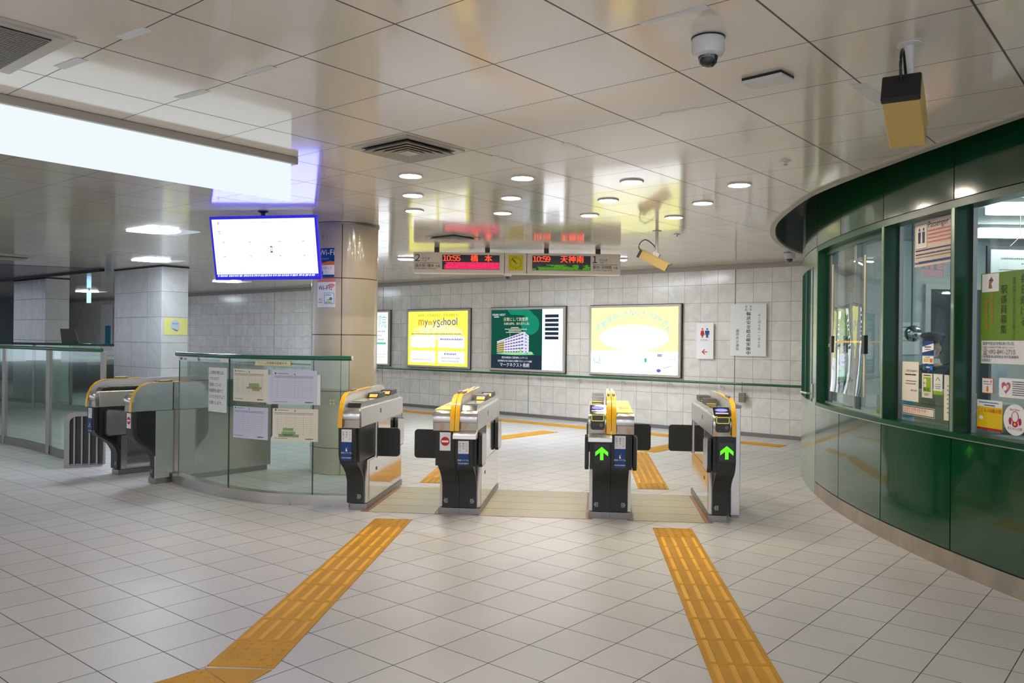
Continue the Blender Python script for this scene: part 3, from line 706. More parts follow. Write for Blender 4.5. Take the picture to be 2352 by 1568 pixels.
b = B(); b.ribbon(gpath(0.10, GS[-1]), 0, .093, -.05); b.ribbon([gpos(0.10+(GS[-1]-.10)*k/24)[0] for k in range(25)], 0, .093, .05); obj('kerb', b, steel, t, smooth=True)
for (s0, s1) in ((.107, 1.113), (1.119, 2.041), (2.047, 2.36)):
    b = B(); b.ribbon(gpath(s0, s1, 16), .08, 1.268, .008); obj('glass_panel', b, glass_m, t, smooth=True)
    for s_ in (s0, s1):
        b = B(); b.ribbon(gpath(s_-.0015, s_+.0015, 1), .093, 1.262, .010); obj('panel_edge', b, mat('glass_edge', S((40, 70, 58)), rough=.2), t)
b = B(); b.tube([(p.x, p.y, 1.284) for p in gpath(.05, 2.385, 40)], .021, 16); hr = obj('handrail', b, greenpaint, t, smooth=True)
b = B(); pe, ne = gpos(2.385); b.cyl((pe.x+.003, pe.y, 1.284), .0215, .010, 20, axis='x'); obj('end_cap', b, white_m, hr)
# fences further left
def fence(label, P, z1, rail_z, posts):
    t = thing('glass_fence', label, 'glass fence')
    P = [Vector(p) for p in P]
    b = B(); b.ribbon(P, 0, .10, .03); obj('kerb', b, steel_d, t)
    b = B(); b.ribbon(P, .10, z1, .01); obj('glass_panel', b, glass_m, t)
    b = B(); b.tube([(p.x, p.y, rail_z) for p in P], .022, 12); obj('handrail', b, greenpaint, t, smooth=True)
    for q in posts:
        b = B(); b.box(q[0]-.022, q[0]+.022, q[1]-.03, q[1]+.03, 0, rail_z-.02, bev=.004); obj('post', b, steel_d, t)
    return t
fence('glass fence with steel posts and green rail left of the hoop rail', [(-7.9, 11.55), (-6.88, 11.06), (-6.293, 10.62), (-5.691, 10.093), (-5.354, 9.745), (-4.66, 9.33)], 1.27, 1.295,
      [(-6.80, 11.02), (-5.68, 10.08), (-4.64, 9.33)])
fence('distant glass fence with green rail in front of the pillars', [(-12.4, 17.6), (-10.6, 16.9), (-8.9, 16.2), (-7.35, 15.55)], 1.26, 1.285, [(-7.38, 15.56), (-9.6, 16.5)])
# tilted board standing behind the far fence
t = thing('tilted_board', 'tilted grey notice board rising behind the distant green rail', 'board', (-9.30, 17.3, 0), -.2)
b = B(); b.prism([(-.20, 1.27), (-.25, 1.60), (.10, 1.60), (.21, 1.27)], -.01, .02, 'y'); obj('panel', b, mat('board_grey', S((96, 96, 94)), rough=.4), t)
b = B(); b.box(-.02, .02, 0, .04, 0, 1.3); obj('post', b, steel_d, t)

# ================================================================ CEILING THINGS
dl = emis('downlight_glow', (1.0, .88, .72), DOWN_E)
cols = [('leftmost column', (-.784, 6.231), (-.869, 7.072), (-.956, 7.93)), ('second column from the left', (.066, 6.266), (-.022, 7.147), (-.107, 8.004)),
        ('third column from the left', (.915, 6.371), (.832, 7.224), (.749, 8.079)), ('rightmost column', (1.77, 6.445), (1.682, 7.304), (1.595, 8.159))]
dlp = None
for cn, *ps in cols:
    for rn, (x, y) in zip(('nearest', 'middle', 'farthest'), ps):
        lb = f'round warm downlight, {rn} of the {cn} above the gates'
        if dlp is None:
            t = thing('downlight', lb, 'ceiling light', (x, y, CZ), 0, 'round downlights above the gates')
            b = B(); b.lathe([(.094, -.001), (.094, -.006), (.084, -.012), (.078, -.006), (.078, -.001)], (0, 0, 0), 40); obj('ring', b, white_m, t, smooth=True)
            b = B(); b.lathe([(0, -.007), (.078, -.007)], (0, 0, 0), 40); obj('diffuser', b, dl, t); dlp = t
        else:
            t = copy_tree(dlp); t.location = (x, y, CZ); t['label'] = lb
sqw = emis('cool_panel', (.80, .90, 1.0), .62); sql = emis('cool_lamp', (.78, .89, 1.0), SQ_E)
angc = math.atan2(.7704, .6375)
sq = None
for (x, y, lb) in ((-4.13, 9.70, 'square cool white ceiling light nearest the hanging screen'), (-5.80, 13.44, 'square cool white ceiling light in front of the near pillar'),
                (-11.85, 23.1, 'square cool white ceiling light between the two pillars'), (-6.25, 18.3, 'square cool white ceiling light below the hanging screen'), 
                (-9.0, 8.5, 'added unseen square cool white fill light beyond the left edge')):  # last one is unseen, added to brighten the left side
    if sq is None:
        t = thing('square_ceiling_light', lb, 'ceiling light', (x, y, CZ), angc, 'square ceiling lights on the left')
        b = B(); b.box(-.30, .30, -.30, .30, -.006, -.001); obj('panel', b, sqw, t)
        b = B(); b.prism([(-.30, -.30), (.02, -.30), (.12, -.18), (.16, 0), (.12, .16), (-.02, .26), (-.18, .30), (-.30, .30)], -.012, -.0065, 'z'); obj('lamp', b, sql, t); sq = t
    else: t = copy_tree(sq); t.location = (x, y, CZ); t['label'] = lb
# unseen fill lights added behind the camera to brighten the near concourse
bk = emis('rear_light_glow', (.88, .93, 1.0), BACK_E)
rl = None
for (x, y) in ((-4.2, .2), (-1.4, -.9), (1.4, -.9), (-4.2, -2.8), (-1.4, -3.4), (1.6, -3.4), (-7.5, 2.5)):
    if rl is None:
        t = thing('long_ceiling_light', 'added unseen long fill light behind the viewpoint', 'ceiling light', (x, y, CZ), 0, 'added fill lights behind the viewpoint')
        b = B(); b.box(-.62, .62, -.11, .11, -.02, -.001); obj('frame', b, white_m, t)
        b = B(); b.box(-.60, .60, -.09, .09, -.024, -.0205); obj('diffuser', b, bk, t); rl = t
    else: t = copy_tree(rl); t.location = (x, y, CZ)
wl_ = None
for (x, y) in ((-1.15, 12.6), (.0, 12.5), (1.1, 12.35)):  # unseen lights added behind the sign to brighten the wall
    t = copy_tree(rl); t.location = (x, y, CZ); t['label'] = 'added long fill light hidden from view behind the departure sign'; t['group'] = 'added fill lights behind the departure sign'
# air diffusers
ventw = mat('vent_white', S((186, 180, 168)), rough=.35); ventd = mat('vent_dark', (.01, .01, .009), rough=.6)
def diffuser(label, x, y, s):
    t = thing('air_diffuser', label, 'air vent', (x, y, CZ), angc)
    b = B(); b.box(-s, s, -s, s, -.008, -.001); obj('frame', b, ventw, t)
    b = B(); b.box(-s*.82, s*.82, -s*.82, s*.82, -.0095, -.008); obj('throat', b, ventd, t)
    for k, q in enumerate((.80, .62, .45, .29)):
        b = B(); r = s*q
        pr = [(r-.034*s/.28, -.011), (r, -.034), (r+.006*s/.28, -.032), (r-.026*s/.28, -.010)]
        b2 = bmesh.new(); rings = []
        for (rr, z) in pr: rings.append([b2.verts.new(p) for p in ((rr, rr, z), (-rr, rr, z), (-rr, -rr, z), (rr, -rr, z))])
        for i in range(4):
            A_, B_ = rings[i], rings[(i+1) % 4]
            for j in range(4): b2.faces.new([A_[j], A_[(j+1) % 4], B_[(j+1) % 4], B_[j]])
        b.merge(b2); obj('louvre', b, ventw, t)
    b = B(); b.box(-s*.2, s*.2, -s*.2, s*.2, -.034, -.030); obj('centre_plate', b, ventw, t)
diffuser('square louvred air diffuser in the ceiling before the downlights', -.690, 5.365, .262)
diffuser('square louvred air diffuser above the departure sign', -.727, 9.93, .242)
diffuser('square louvred air diffuser at the left edge of the ceiling', -8.05, 13.1, .262)
t = thing('return_grille', 'large ribbed return air grille at the top left of the ceiling', 'air vent', (-2.355, 3.385, CZ), angc-PI/2)
b = B(); b.box(-.37, .37, -.37, .37, -.008, -.001); obj('frame', b, ventw, t)
b = B(); b.box(-.335, .335, -.335, .335, -.014, -.008); obj('inner_frame', b, ventw, t)
b = B(); b.box(-.30, .30, -.30, .30, -.016, -.014); obj('backing', b, ventd, t)
b = B()
for k in range(30): x = -.29+k*.02; b.box(x-.006, x+.004, -.30, .30, -.021, -.0165)
tag(obj('slats', b, mat('grille_slat', S((130, 124, 112)), rough=.4), t), kind='stuff')
# illuminated hanging panel, upper left
t = thing('hanging_light_box', 'long glowing white panel hanging from the ceiling at upper left', 'hanging light panel', (-1.53, 5.69, CZ), math.atan2(-.7764, -.6302))
b = B(); b.box(-.01, 3.4, -.045, .045, -.048, -.001, bev=.004); obj('top_rail', b, beige_m, t)
b = B(); b.box(.03, 3.4, -.018, .018, -.30, -.049); obj('light_panel', b, emis('panel_white', (.88, .97, 1.0), .98), t)
# little tapes over the panel joints
def tape(x0, y0, x1, y1, w, lb):
    a = Vector((x0, y0)); c = Vector((x1, y1)); d = (c-a).normalized(); n = Vector((-d.y, d.x))*w/2
    b = B(); b.prism([tuple(a+n), tuple(c+n), tuple(c-n), tuple(a-n)], CZ-.0025, CZ-.0012, 'z')
    tag(obj('ceiling_tape', b, tape_m), lb, 'tape', 'clear tapes stuck over ceiling joints')
for q in (((-1.654, 3.434, -1.487, 3.324, .05), 'clear tape on the ceiling joint nearest the ribbed grille corner, upper one'), ((-2.123, 3.822, -1.947, 3.698, .05), 'clear tape on the ceiling joint below the ribbed grille'),
          ((-1.756, 4.288, -1.555, 4.147, .05), 'clear tape on the ceiling joint just above the glowing panel'), ((-1.277, 3.899, -1.109, 3.77, .04), 'clear tape on the ceiling joint, farthest right of four at upper left'),
          ((.491, 3.221, .71, 3.043, .035), 'crumpled tape on the ceiling joint left of the big dome camera'), ((.80, 4.49, .977, 4.357, .03), 'pale tape on the ceiling joint between dome camera and downlights'),
          ((.311, 5.153, .433, 5.299, .03), 'shiny short tape on the ceiling joint right of the near diffuser'), ((-.143, 5.539, -.017, 5.68, .03), 'short tape on the ceiling joint touching the near diffuser'),
          ((1.64, 3.93, 1.93, 4.27, .075), 'wide grey tape on the ceiling joint beside the big camera')):
    tape(*q[0], q[1])
# dome cameras
def dome(label, x, y, s, group=None):
    t = thing('dome_camera', label, 'security camera', (x, y, CZ), 0, group)
    b = B(); b.lathe([(.064*s, -.001), (.066*s, -.010*s), (.067*s, -.050*s), (.060*s, -.070*s), (.042*s, -.078*s), (0, -.078*s)], n=40); obj('housing', b, white_m, t, smooth=True)
    b = B(); b.lathe([(.0665*s, -.0005), (.0685*s, -.0005), (.0685*s, -.006*s), (.0665*s, -.006*s)], n=40); obj('gasket', b, black_pl, t)
    b = B(); b.lathe([(.041*s, -.072*s), (.040*s, -.085*s), (.034*s, -.105*s), (.022*s, -.117*s), (0, -.122*s)], n=32); obj('dome', b, gloss_blk, t, smooth=True)
dome('large white dome camera on the ceiling at upper right', .789, 3.36, 1.0, 'dome cameras')
dome('small white dome camera on the ceiling beside the round opening edge', 3.79, 11.25, 1.1, 'dome cameras')
dome('small white dome camera hanging below the middle of the departure sign', -.09, 14.9, 1.1, 'dome cameras')
# flat box on the ceiling
t = thing('wireless_access_box', 'flat white rectangular box on the ceiling right of the large dome camera', 'access point', (1.185, 3.85, CZ), math.atan2(-.148, .154))
b = B(); b.box(-.10, .10, -.068, .068, -.026, -.012, bev=.004); obj('cover', b, white_m, t)
b = B(); b.box(-.098, .098, -.066, .066, -.012, -.001); obj('bracket', b, black_pl, t)
# sprinkler heads / detectors
for (x, y, lb) in ((1.85, 5.598, 'small sprinkler rose on the ceiling left of the big camera'), (1.889, 9.47, 'small sprinkler rose on the ceiling beyond the downlights'), (-2.085, 14.9, 'small sprinkler rose on the ceiling beyond the round column')):
    t = thing('sprinkler_head', lb, 'sprinkler', (x, y, CZ), 0, 'ceiling sprinkler roses')
    b = B(); b.lathe([(.038, -.001), (.036, -.006), (.022, -.009), (.010, -.010), (.008, -.022), (0, -.022)], n=28); obj('rose', b, white_m, t, smooth=True)
    b = B(); b.cyl((0, 0, -.028), .014, .003, 16); obj('deflector', b, steel_d, t)
# box cameras
def box_camera(label, top, pivot, direction, L, w, h, rear_black, tiltz=0.0):
    t = thing('box_camera', label, 'security camera', (top[0], top[1], CZ), 0, 'cream box cameras')
    T0 = Vector((top[0], top[1], CZ)); pv = Vector(pivot)-T0
    b = B(); b.cyl((0, 0, pv.z/2), .018, -pv.z, 16); obj('drop_pole', b, white_m, t, smooth=True)
    b = B(); b.lathe([(.050, -.001), (.050, -.006), (.02, -.010)], n=28); obj('flange', b, white_m, t, smooth=True)
    d = Vector(direction).normalized(); sd = d.cross(Vector((0, 0, 1))).normalized(); up = sd.cross(d)
    Rm = Matrix((( *sd, 0), (*d, 0), (*up, 0), (0, 0, 0, 1))).transposed() @ Matrix.Identity(4)
    Rm = Matrix(((sd.x, d.x, up.x, pv.x), (sd.y, d.y, up.y, pv.y), (sd.z, d.z, up.z, pv.z), (0, 0, 0, 1)))
    b = B(); b.box(-w/2, w/2, -L*.45, L*.55, -h-.03, -.03, bev=.004, T=Rm); bd = obj('housing', b, cream_m, t)
    b = B(); b.box(-w/2-.004, w/2+.004, -L*.5, L*.60, -.034, -.022, bev=.003, T=Rm); obj('sun_shield', b, cream_m, bd)
    b = B(); b.box(-w/2-.003, w/2+.003, -L*.45-.028, -L*.45, -h-.032, -.026, bev=.006, T=Rm); obj('rear_cap', b, black_pl, t)
    b = B(); b.box(-w/2+.008, w/2-.008, L*.55, L*.55+.004, -h-.02, -.04, T=Rm); obj('front_glass', b, gloss_blk, t)
    b = B(); b.box(-.03, .03, -.04, .04, -.03, .02, bev=.003, T=Rm); obj('bracket', b, white_m, t)
    pts = [Rm @ Vector(p) for p in ((0, -L*.45-.028, -h*.5), (0, -L*.45-.07, -h*.2), (.0, -L*.45-.075, .04), (0, -L*.45-.03, .09), (0, -L*.2, .07), (0, -.03, .03))]
    b = B(); b.tube(smooth_path3(pts), .0055, 10); obj('cable', b, black_pl, t, smooth=True)
def smooth_path3(P, k=5):
    out = []
    for i in range(len(P)-1):
        p0, p1, p2, p3 = P[max(i-1, 0)], P[i], P[i+1], P[min(i+2, len(P)-1)]
        for j in range(k):
            s = j/k; out.append(.5*((2*p1) + (p2-p0)*s + (2*p0-5*p1+4*p2-p3)*s*s + (3*p1-p0-3*p2+p3)*s**3))
    out.append(P[-1]); return out
box_camera('large cream box camera with black back cap hanging near the office', (1.632, 3.40), (1.624, 3.41, 2.492), (.134, .22, -.115), .30, .138, .112, True)
box_camera('small cream box camera on a white pole right of the departure sign', (1.61, 9.2), (1.61, 9.2, 2.44), (.80, -.35, -.47), .34, .115, .095, False)

# ================================================================ DEPARTURE SIGN
SY = 11.03
t = thing('departure_sign', 'long beige hanging departure sign with two red LED boards and a yellow clock', 'departure sign', (0, 0, 0))
mp = Plane((-1.338, SY, 2.352), (1, -.003, 0)); W_, H_ = 2.785, .280
b = B(); b.box(-1.338, 1.447, SY, SY+.17, 2.352, 2.632, bev=.008); obj('casing', b, mat('sign_beige', S((232, 222, 208)), rough=.4), t)
for x in (-1.03, -.345, .452, 1.15):
    b = B(); b.box(x-.032, x+.032, SY+.06, SY+.12, 2.63, CZ); obj('hanger', b, mat('hanger_brown', S((84, 76, 70)), rough=.5), t)
ledbg = mat('led_board', (.012, .012, .012), rough=.25); redl = emis('led_red', (1.0, .055, .02), 2.6); pinkl = emis('led_pink', (1.0, .03, .14), 1.1); grnl = emis('led_green', (.10, .42, .01), .9)
ink2 = ink
it = [('r', .388, .052, 1.158, .248, ledbg, dict(name='led_board', solo=True)), ('r', 1.598, .052, 2.38, .248, ledbg, dict(name='led_board', solo=True)),
      ('r', 1.222, -0.0, 1.228, .28, seam_m), ('r', 1.522, 0, 1.528, .28, seam_m),
      ('r', 1.277, .045, 1.475, .250, mat('clock_face', S((214, 206, 10)), rough=.5), dict(name='clock_face')),
      ('n', '2', .018, .158, .125, ink2, .6), ('t', 'のりば', .115, .183, .036, ink2), ('t', 'Track', .118, .155, .026, ink2), ('r', .022, .132, .352, .136, ink2),
      ('t', '福大前･橋本', .024, .082, .047, ink2), ('t', '方面', .296, .082, .032, ink2), ('t', 'For Fukudaimae / Hashimoto', .024, .052, .0245, ink2),
      ('n', '1', 2.40, .158, .125, ink2, .6), ('t', 'のりば', 2.50, .183, .036, ink2), ('t', 'Track', 2.503, .155, .026, ink2), ('r', 2.41, .132, 2.745, .136, ink2),
      ('t', '薬院･天神南', 2.41, .082, .047, ink2), ('t', '方面', 2.684, .082, .032, ink2), ('t', 'For Yakuin / Tenjin-minami', 2.41, .052, .0245, ink2)]
for tx, u, sz in (('10:55', .398, .100), ('橋', .77, .098), ('本', .96, .098), ('10:59', 1.607, .100), ('天神南', 1.975, .100)):
    for o_ in (-.0012, .0012): it.append(('n', tx, u+o_, .166, sz*.98, redl, .53, dict(name='led_text')) if ':' in tx else ('t', tx, u+o_, .166, sz, redl, 'l', 0, 1.08, dict(name='led_text')))
rnd = random.Random(3)
for row in range(9):
    v = .058 + row*.0102; x = .41+rnd.uniform(0, .03) + (.02 if row > 6 else 0)
    while x < 1.15:
        l = rnd.uniform(.05, .16); it.append(('p', [(x, v), (min(x+l, 1.155), v+rnd.uniform(-.001, .001)), (min(x+l, 1.155), v+.0085), (x, v+.0085)], pinkl, dict(name='led_text'))); x += l+rnd.uniform(.001, .006)
    x = 1.66+rnd.uniform(0, .03)
    if row < 7:
        if row < 2: it.append(('p', [(1.60, v), (1.65, v), (1.65, v+.007), (1.60, v+.007)], grnl, dict(name='led_text')))
        while x < 2.37:
            l = rnd.uniform(.04, .12)
            if not (row > 3 and int(x*9) % 3 == 0) and not (2.20 < x < 2.25): it.append(('p', [(x, v), (min(x+l, 2.375), v), (min(x+l, 2.375), v+.007), (x, v+.007)], grnl, dict(name='led_text')))
            x += l+rnd.uniform(.002, .008)
cc = (1.376, .1475)
for k in range(1, 13):
    a = PI/2 - k*PI/6; it.append(('n', str(k), cc[0]+.074*math.cos(a)-.0095*len(str(k)), cc[1]+.074*math.sin(a)-.013, .034, ink2, .56))
ah = PI/2 - (10+53/60)*PI/6; am = PI/2 - 53*PI/30
it.append(('l', [cc, (cc[0]+.040*math.cos(ah), cc[1]+.040*math.sin(ah))], .009, ink2)); it.append(('l', [(cc[0]-.02*math.cos(am), cc[1]-.02*math.sin(am)), (cc[0]+.075*math.cos(am), cc[1]+.075*math.sin(am))], .007, ink2))
prints(it, mp, t, base_h=.0012)

# ================================================================ HANGING SCREEN
TL, TR, BR, BL = Vector((-2.988, 8.10, 2.643)), Vector((-1.902, 7.98, 2.657)), Vector((-1.895, 8.11, 2.041)), Vector((-2.98, 8.24, 2.027))
U = ((TR-TL)+(BR-BL))/2; V = ((TL-BL)+(TR-BR))/2; W_ = U.length; H_ = V.length; U.normalize(); V = (V - U*V.dot(U)).normalized()
mp = Plane(BL, U, V)
t = thing('hanging_screen', 'bright white information screen with blue glow painted on its bezel, hanging from the ceiling', 'screen')
scr = emis('screen_white', (1.35, 1.45, 4.2), 1.0); bez = mat('screen_bezel', (.006, .006, .03), rough=.3, emit=(.018, .012, .62), es=1.0)  # blue bleed of the screen painted into the bezel as emission
slab(mp, rrect(0, 0, W_, H_, .008), -.05, 0, bez, 'bezel', t)
d1 = emis('screen_mark', (.25, .25, .45), 1.0); d2 = emis('screen_mark_pale', (.82, .88, 1.1), 1.0); d3 = emis('screen_band', (.06, .04, .75), 1.0); cy = emis('screen_cyan', (.55, .85, .9), 1)
it = [('r', .021, .030, W_-.021, H_-.028, scr, dict(name='lit_area')), ('r', .021, .030, W_-.021, .058, d3, dict(name='news_strip'))]
for j in range(46):
    u = .03+j*.022 + rnd.uniform(-.004, .004); it.append(('p', [(u, .033), (u+.018, .034+rnd.uniform(0, .006)), (u+.02, .054), (u+.004, .052)], d2, dict(name='lettering')))
for vv in (.375, .235):
    for uu in (.125, .395, .70, .945): it += [('r', uu-.012, vv, uu+.010, vv+.006, d1), ('r', uu-.012, vv+.017, uu+.008, vv+.022, d2), ]
it += [('p', [(.075, H_-.062), (.088, H_-.045), (.101, H_-.062), (.096, H_-.078), (.080, H_-.078)], emis('screen_pink', (.8, .5, .7), 1)), ('r', .08, H_-.15, .10, H_-.143, d1), ('r', .08, H_-.17, .10, H_-.165, d1),
       ('p', rrect(.600, .268, .624, .335, .008), emis('train_blue', (.08, .10, .8), 1), dict(name='train_mark')), ('r', .604, .285, .620, .322, scr, dict(name='train_body'))]
for u_, w_q, m_ in ((.12, .16, d2), (.40, .10, cy), (.53, .10, cy), (.74, .07, cy)): it.append(('g', u_, H_-.065, w_q, .012, m_))
for u_, w_q in ((.17, .14), (.40, .05), (.83, .12)): it.append(('g', u_, .12, w_q, .010, d2))
it += [('r', .318, .065, .322, .125, cy)]
prints(it, mp, t, base_h=.001)
mid = mp(W_/2-.01, H_, -.02)
b = B(); b.cyl((mid.x, mid.y+.03, (mid.z+CZ)/2), .02, CZ-mid.z+.04, 16); obj('ceiling_pole', b, mat('navy_metal', (.01, .01, .05), rough=.4), t, smooth=True)
b = B(); b.lathe([(.050, -.001), (.050, -.008), (.022, -.022)], (mid.x, mid.y+.03, CZ), 28); obj('flange', b, M['navy_metal'], t, smooth=True)
b = B(); b.box(mid.x-.1, mid.x+.1, mid.y+.03, mid.y+.13, mid.z-.14, mid.z-.06); obj('mount', b, steel_d, t)

# ================================================================ BACK-LIT ADVERTISEMENTS ON THE WALL
def wallmap(s0, z0, d=12.27): p = wall_xy(s0, d); return Plane((p.x, p.y, z0), (EA[0], EA[1], 0))
def advert(label, s0, s1, items):
    w = s1-s0; h = 1.145; t = thing('lit_advertisement', label, 'advertisement', group='back-lit advertisements on the wall')
    mp = wallmap(s0, .91)
    fr = mat('ad_frame', S((196, 192, 184)), rough=.35)
    b2 = bmesh.new()
    q = [[(-.040, -.040), (w+.040, -.040), (w+.040, h+.040), (-.040, h+.040)], [(0, 0), (w, 0), (w, h), (0, h)]]
    vs = [[[b2.verts.new(mp(p[0], p[1], hh)) for p in ring] for ring in q] for hh in (0.0, .05)]
    for k in range(4):
        j = (k+1) % 4
        b2.faces.new([vs[1][0][k], vs[1][0][j], vs[1][1][j], vs[1][1][k]]); b2.faces.new([vs[0][0][k], vs[0][0][j], vs[1][0][j], vs[1][0][k]]); b2.faces.new([vs[0][1][k], vs[0][1][j], vs[1][1][j], vs[1][1][k]])
    obj('frame', b2, fr, t)
    slab(mp, rrect(-.053, -.053, w+.053, h+.053, .004), -.005, .006, seam_m, 'shadow_gap', t)
    prints(items, mp, t, base_h=.030, step=.0012)
    return t
K = 1.0
e_yel = emis('lit_yellow', (1.25, 1.20, .13), K); e_yel2 = emis('lit_pale_yellow', (1.5, 1.45, .55), K); e_wht = emis('lit_white', (2.0, 2.05, 2.15), K); e_cream = emis('lit_cream', (1.7, 1.65, 1.1), K)
e_grn = emis('lit_green', (.006, .085, .055), K); e_grn2 = emis('lit_bright_green', (.01, .26, .16), K); e_nav = emis('lit_navy', (.02, .035, .055), K); e_org = emis('lit_orange', (.95, .32, .03), K); e_vio = emis('lit_violet', (.16, .18, .55), K)
e_oli = emis('lit_olive', (.30, .30, .04), K); e_gry = emis('lit_grey', (.45, .45, .5), K); e_cyan = emis('lit_cyan', (.38, .80, .95), K); e_teal = emis('lit_teal', (.10, .62, .42), K); e_pw = emis('lit_soft_white', (1.0, .98, 1.1), K)
e_bld = emis('lit_building', (.72, .70, .95), K); e_bsh = emis('lit_building_shade', (.10, .09, .17), K); e_gold = emis('lit_gold', (.30, .24, .03), K); e_lime = emis('lit_lime', (.40, .75, .30), K); e_pale = emis('lit_pale_print', (1.25, 1.25, 1.45), K)
e_txtp = emis('lit_peach_text', (1.0, .85, .65), K)
# 1 hospital
w = .95
advert('narrow back-lit white hospital advertisement half hidden behind the round column', -14.74, -13.80, [('r', 0, 0, w, 1.145, e_wht), ('t', '病院', .30, .83, .30, e_teal), ('g', .1, .70, .75, .055, e_gry), ('g', .1, .61, .6, .05, e_gry), ('g', .1, .52, .7, .05, e_gry),
   ('r', .02, .43, .87, .475, e_teal), ('g', .1, .28, .75, .03, e_pale), ('g', .1, .2, .75, .03, e_gry), ('g', .1, .14, .7, .03, e_gry), ('g', .1, .08, .6, .03, e_pale)])
# 2 driving school
w = 1.77
it = [('r', 0, 0, w, 1.145, e_yel), ('p', ell(.88, .70, .75, .16), e_yel2), ('p', rrect(.08, .38, .83, .62, .02), e_wht, dict(name='white_box')), ('p', rrect(.91, .38, 1.67, .62, .02), e_wht, dict(name='white_box')), ('p', rrect(.08, .06, .83, .31, .02), e_wht, dict(name='white_box')), ('p', rrect(.91, .06, 1.67, .31, .02), e_wht, dict(name='white_box')),
      ('t', '福岡県公安委員会指定・技能試験免除', .885, 1.035, .070, e_oli, 'c')]
u = .32
for ch, m_, sz in (('m', e_org, .22), ('y', e_vio, .20), ('m', e_org, .15), ('y', e_vio, .20), ('S', e_vio, .20), ('c', e_vio, .15), ('h', e_vio, .20), ('o', e_vio, .21), ('o', e_vio, .21), ('l', e_vio, .20)):
    vs, fs, x0, wd_, y0, y1 = text_mesh(ch); v_ = .855 if ch not in 'S' else .81
    sz *= 1.12
    for ox, oy in ((-.004, 0), (.004, 0), (0, .004), (0, -.004)): it.append(('t', ch, u+ox, v_+oy, sz, m_))
    u += (wd_-x0)*sz + .022
it += [('g', .10, .70, .25, .05, e_yel), ('g', .10, .655, 1.5, .035, e_oli), ('g', .98, .54, .65, .045, e_vio), ('g', .98, .47, .62, .035, e_pale), ('g', .16, .53, .5, .04, e_pale), ('g', .25, .44, .35, .03, e_pale),
       ('g', 1.10, .235, .36, .045, e_vio), ('g', 1.02, .155, .55, .035, e_gry), ('g', 1.05, .09, .46, .035, e_gry), ('g', .28, .24, .3, .04, e_pale), ('g', .12, .11, .6, .035, e_gry)]
advert('yellow back-lit driving school advertisement on the marble wall', -13.15, -11.38, it)
# 3 apartment block
w = 1.76; xw = 1.27
it = [('r', 0, 0, w, 1.145, e_wht), ('r', 0, 0, xw, 1.145, e_grn), ('r', 0, 0, xw, .27, e_nav, dict(name='dark_foot')), ('p', ell(.98, .86, .22, .20), e_grn2, dict(name='green_glow')), ('p', [(.40, 1.145), (.95, 1.145), (1.1, 1.02), (.5, 1.05)], e_grn2, dict(name='green_glow')),
      ('t', 'MARK NEXT', .03, 1.03, .060, e_pw), ('g', .07, 1.0, .12, .02, e_pw), ('t', '日常にして別世界', .325, .93, .078, e_txtp), ('t', '仕様な邸宅、満ち足りし別。', .325, .855, .052, e_txtp),
      ('g', .50, .79, .20, .018, e_pw), ('g', .35, .76, .55, .018, e_txtp), ('g', .45, .73, .32, .018, e_txtp), ('g', .38, .70, .5, .018, e_txtp),
      ('t', '西日本鉄道×三菱地所レジデンス', .60, .20, .045, e_pw, 'c'), ('t', '全邸南向き全123邸の大規模プロジェクト始動', .60, .135, .042, e_pw, 'c'), ('t', 'マークネクスト鳥飼', .60, .045, .083, e_pw, 'c')]
# building drawing
bx0, bx1, bx2 = .16, .83, .955
def yl(u, top):  # bottom line and roof line of the long facade
    f = (u-bx0)/(bx1-bx0); return (.285, .53+f*.18)[top]
it.append(('p', [(bx0, .30), (bx1, .30), (bx1, .715), (.50, .61), (bx0, .52)], e_bld, dict(name='building'))); it.append(('p', [(bx0, .30), (.34, .31), (.34, .545), (bx0, .50)], e_gold, dict(name='building_wing')))
it.append(('p', [(bx1, .30), (bx2, .32), (bx2, .635), (bx1, .715)], e_bld, dict(name='building')))
for k in range(6):
    f0 = (k+.35)/6; f1 = (k+.72)/6
    for j in range(7):
        u0 = .36+j*.068; u1 = u0+.050
        y = lambda u, f: .30 + f*(.52+(u-bx0)/(bx1-bx0)*.19-.30)
        it.append(('p', [(u0, y(u0, f0)), (u1, y(u1, f0)), (u1, y(u1, f1)), (u0, y(u0, f1))], e_bsh, dict(name='window_pattern')))
    it.append(('p', [(.875, .30+f0*.38), (.90, .30+f0*.37), (.90, .30+f1*.37), (.875, .30+f1*.38)], e_bsh, dict(name='window_pattern')))
    it.append(('l', [(bx0-.01, y(bx0, (k+1)/6)), (bx1, y(bx1, (k+1)/6)), (bx2+.01, .32+(k+1)/6*.315)], .008, e_pw, dict(name='balcony_lines')))
it += [('l', [(.49, .60), (.49, .69)], .005, e_pw, dict(name='balcony_lines')), ('p', ell(.62, .29, .48, .022), e_teal, dict(name='planting')), ('p', ell(.58, .30, .30, .022), e_lime, dict(name='planting')), ('p', ell(.76, .34, .03, .05), e_lime, dict(name='planting')), ('p', ell(1.0, .31, .06, .03), e_lime, dict(name='planting'))]
for k in range(6):
    v = .985-k*.082; it += [('r', 1.345, v, 1.665, v+.058, e_nav, dict(name='caption_box')), ('g', 1.36, v+.014, .29, .03, e_pw)]
it.append(('g', 1.56, .13, .08, .02, e_gry))
advert('green back-lit apartment block advertisement with white right column', -10.75, -8.99, it)
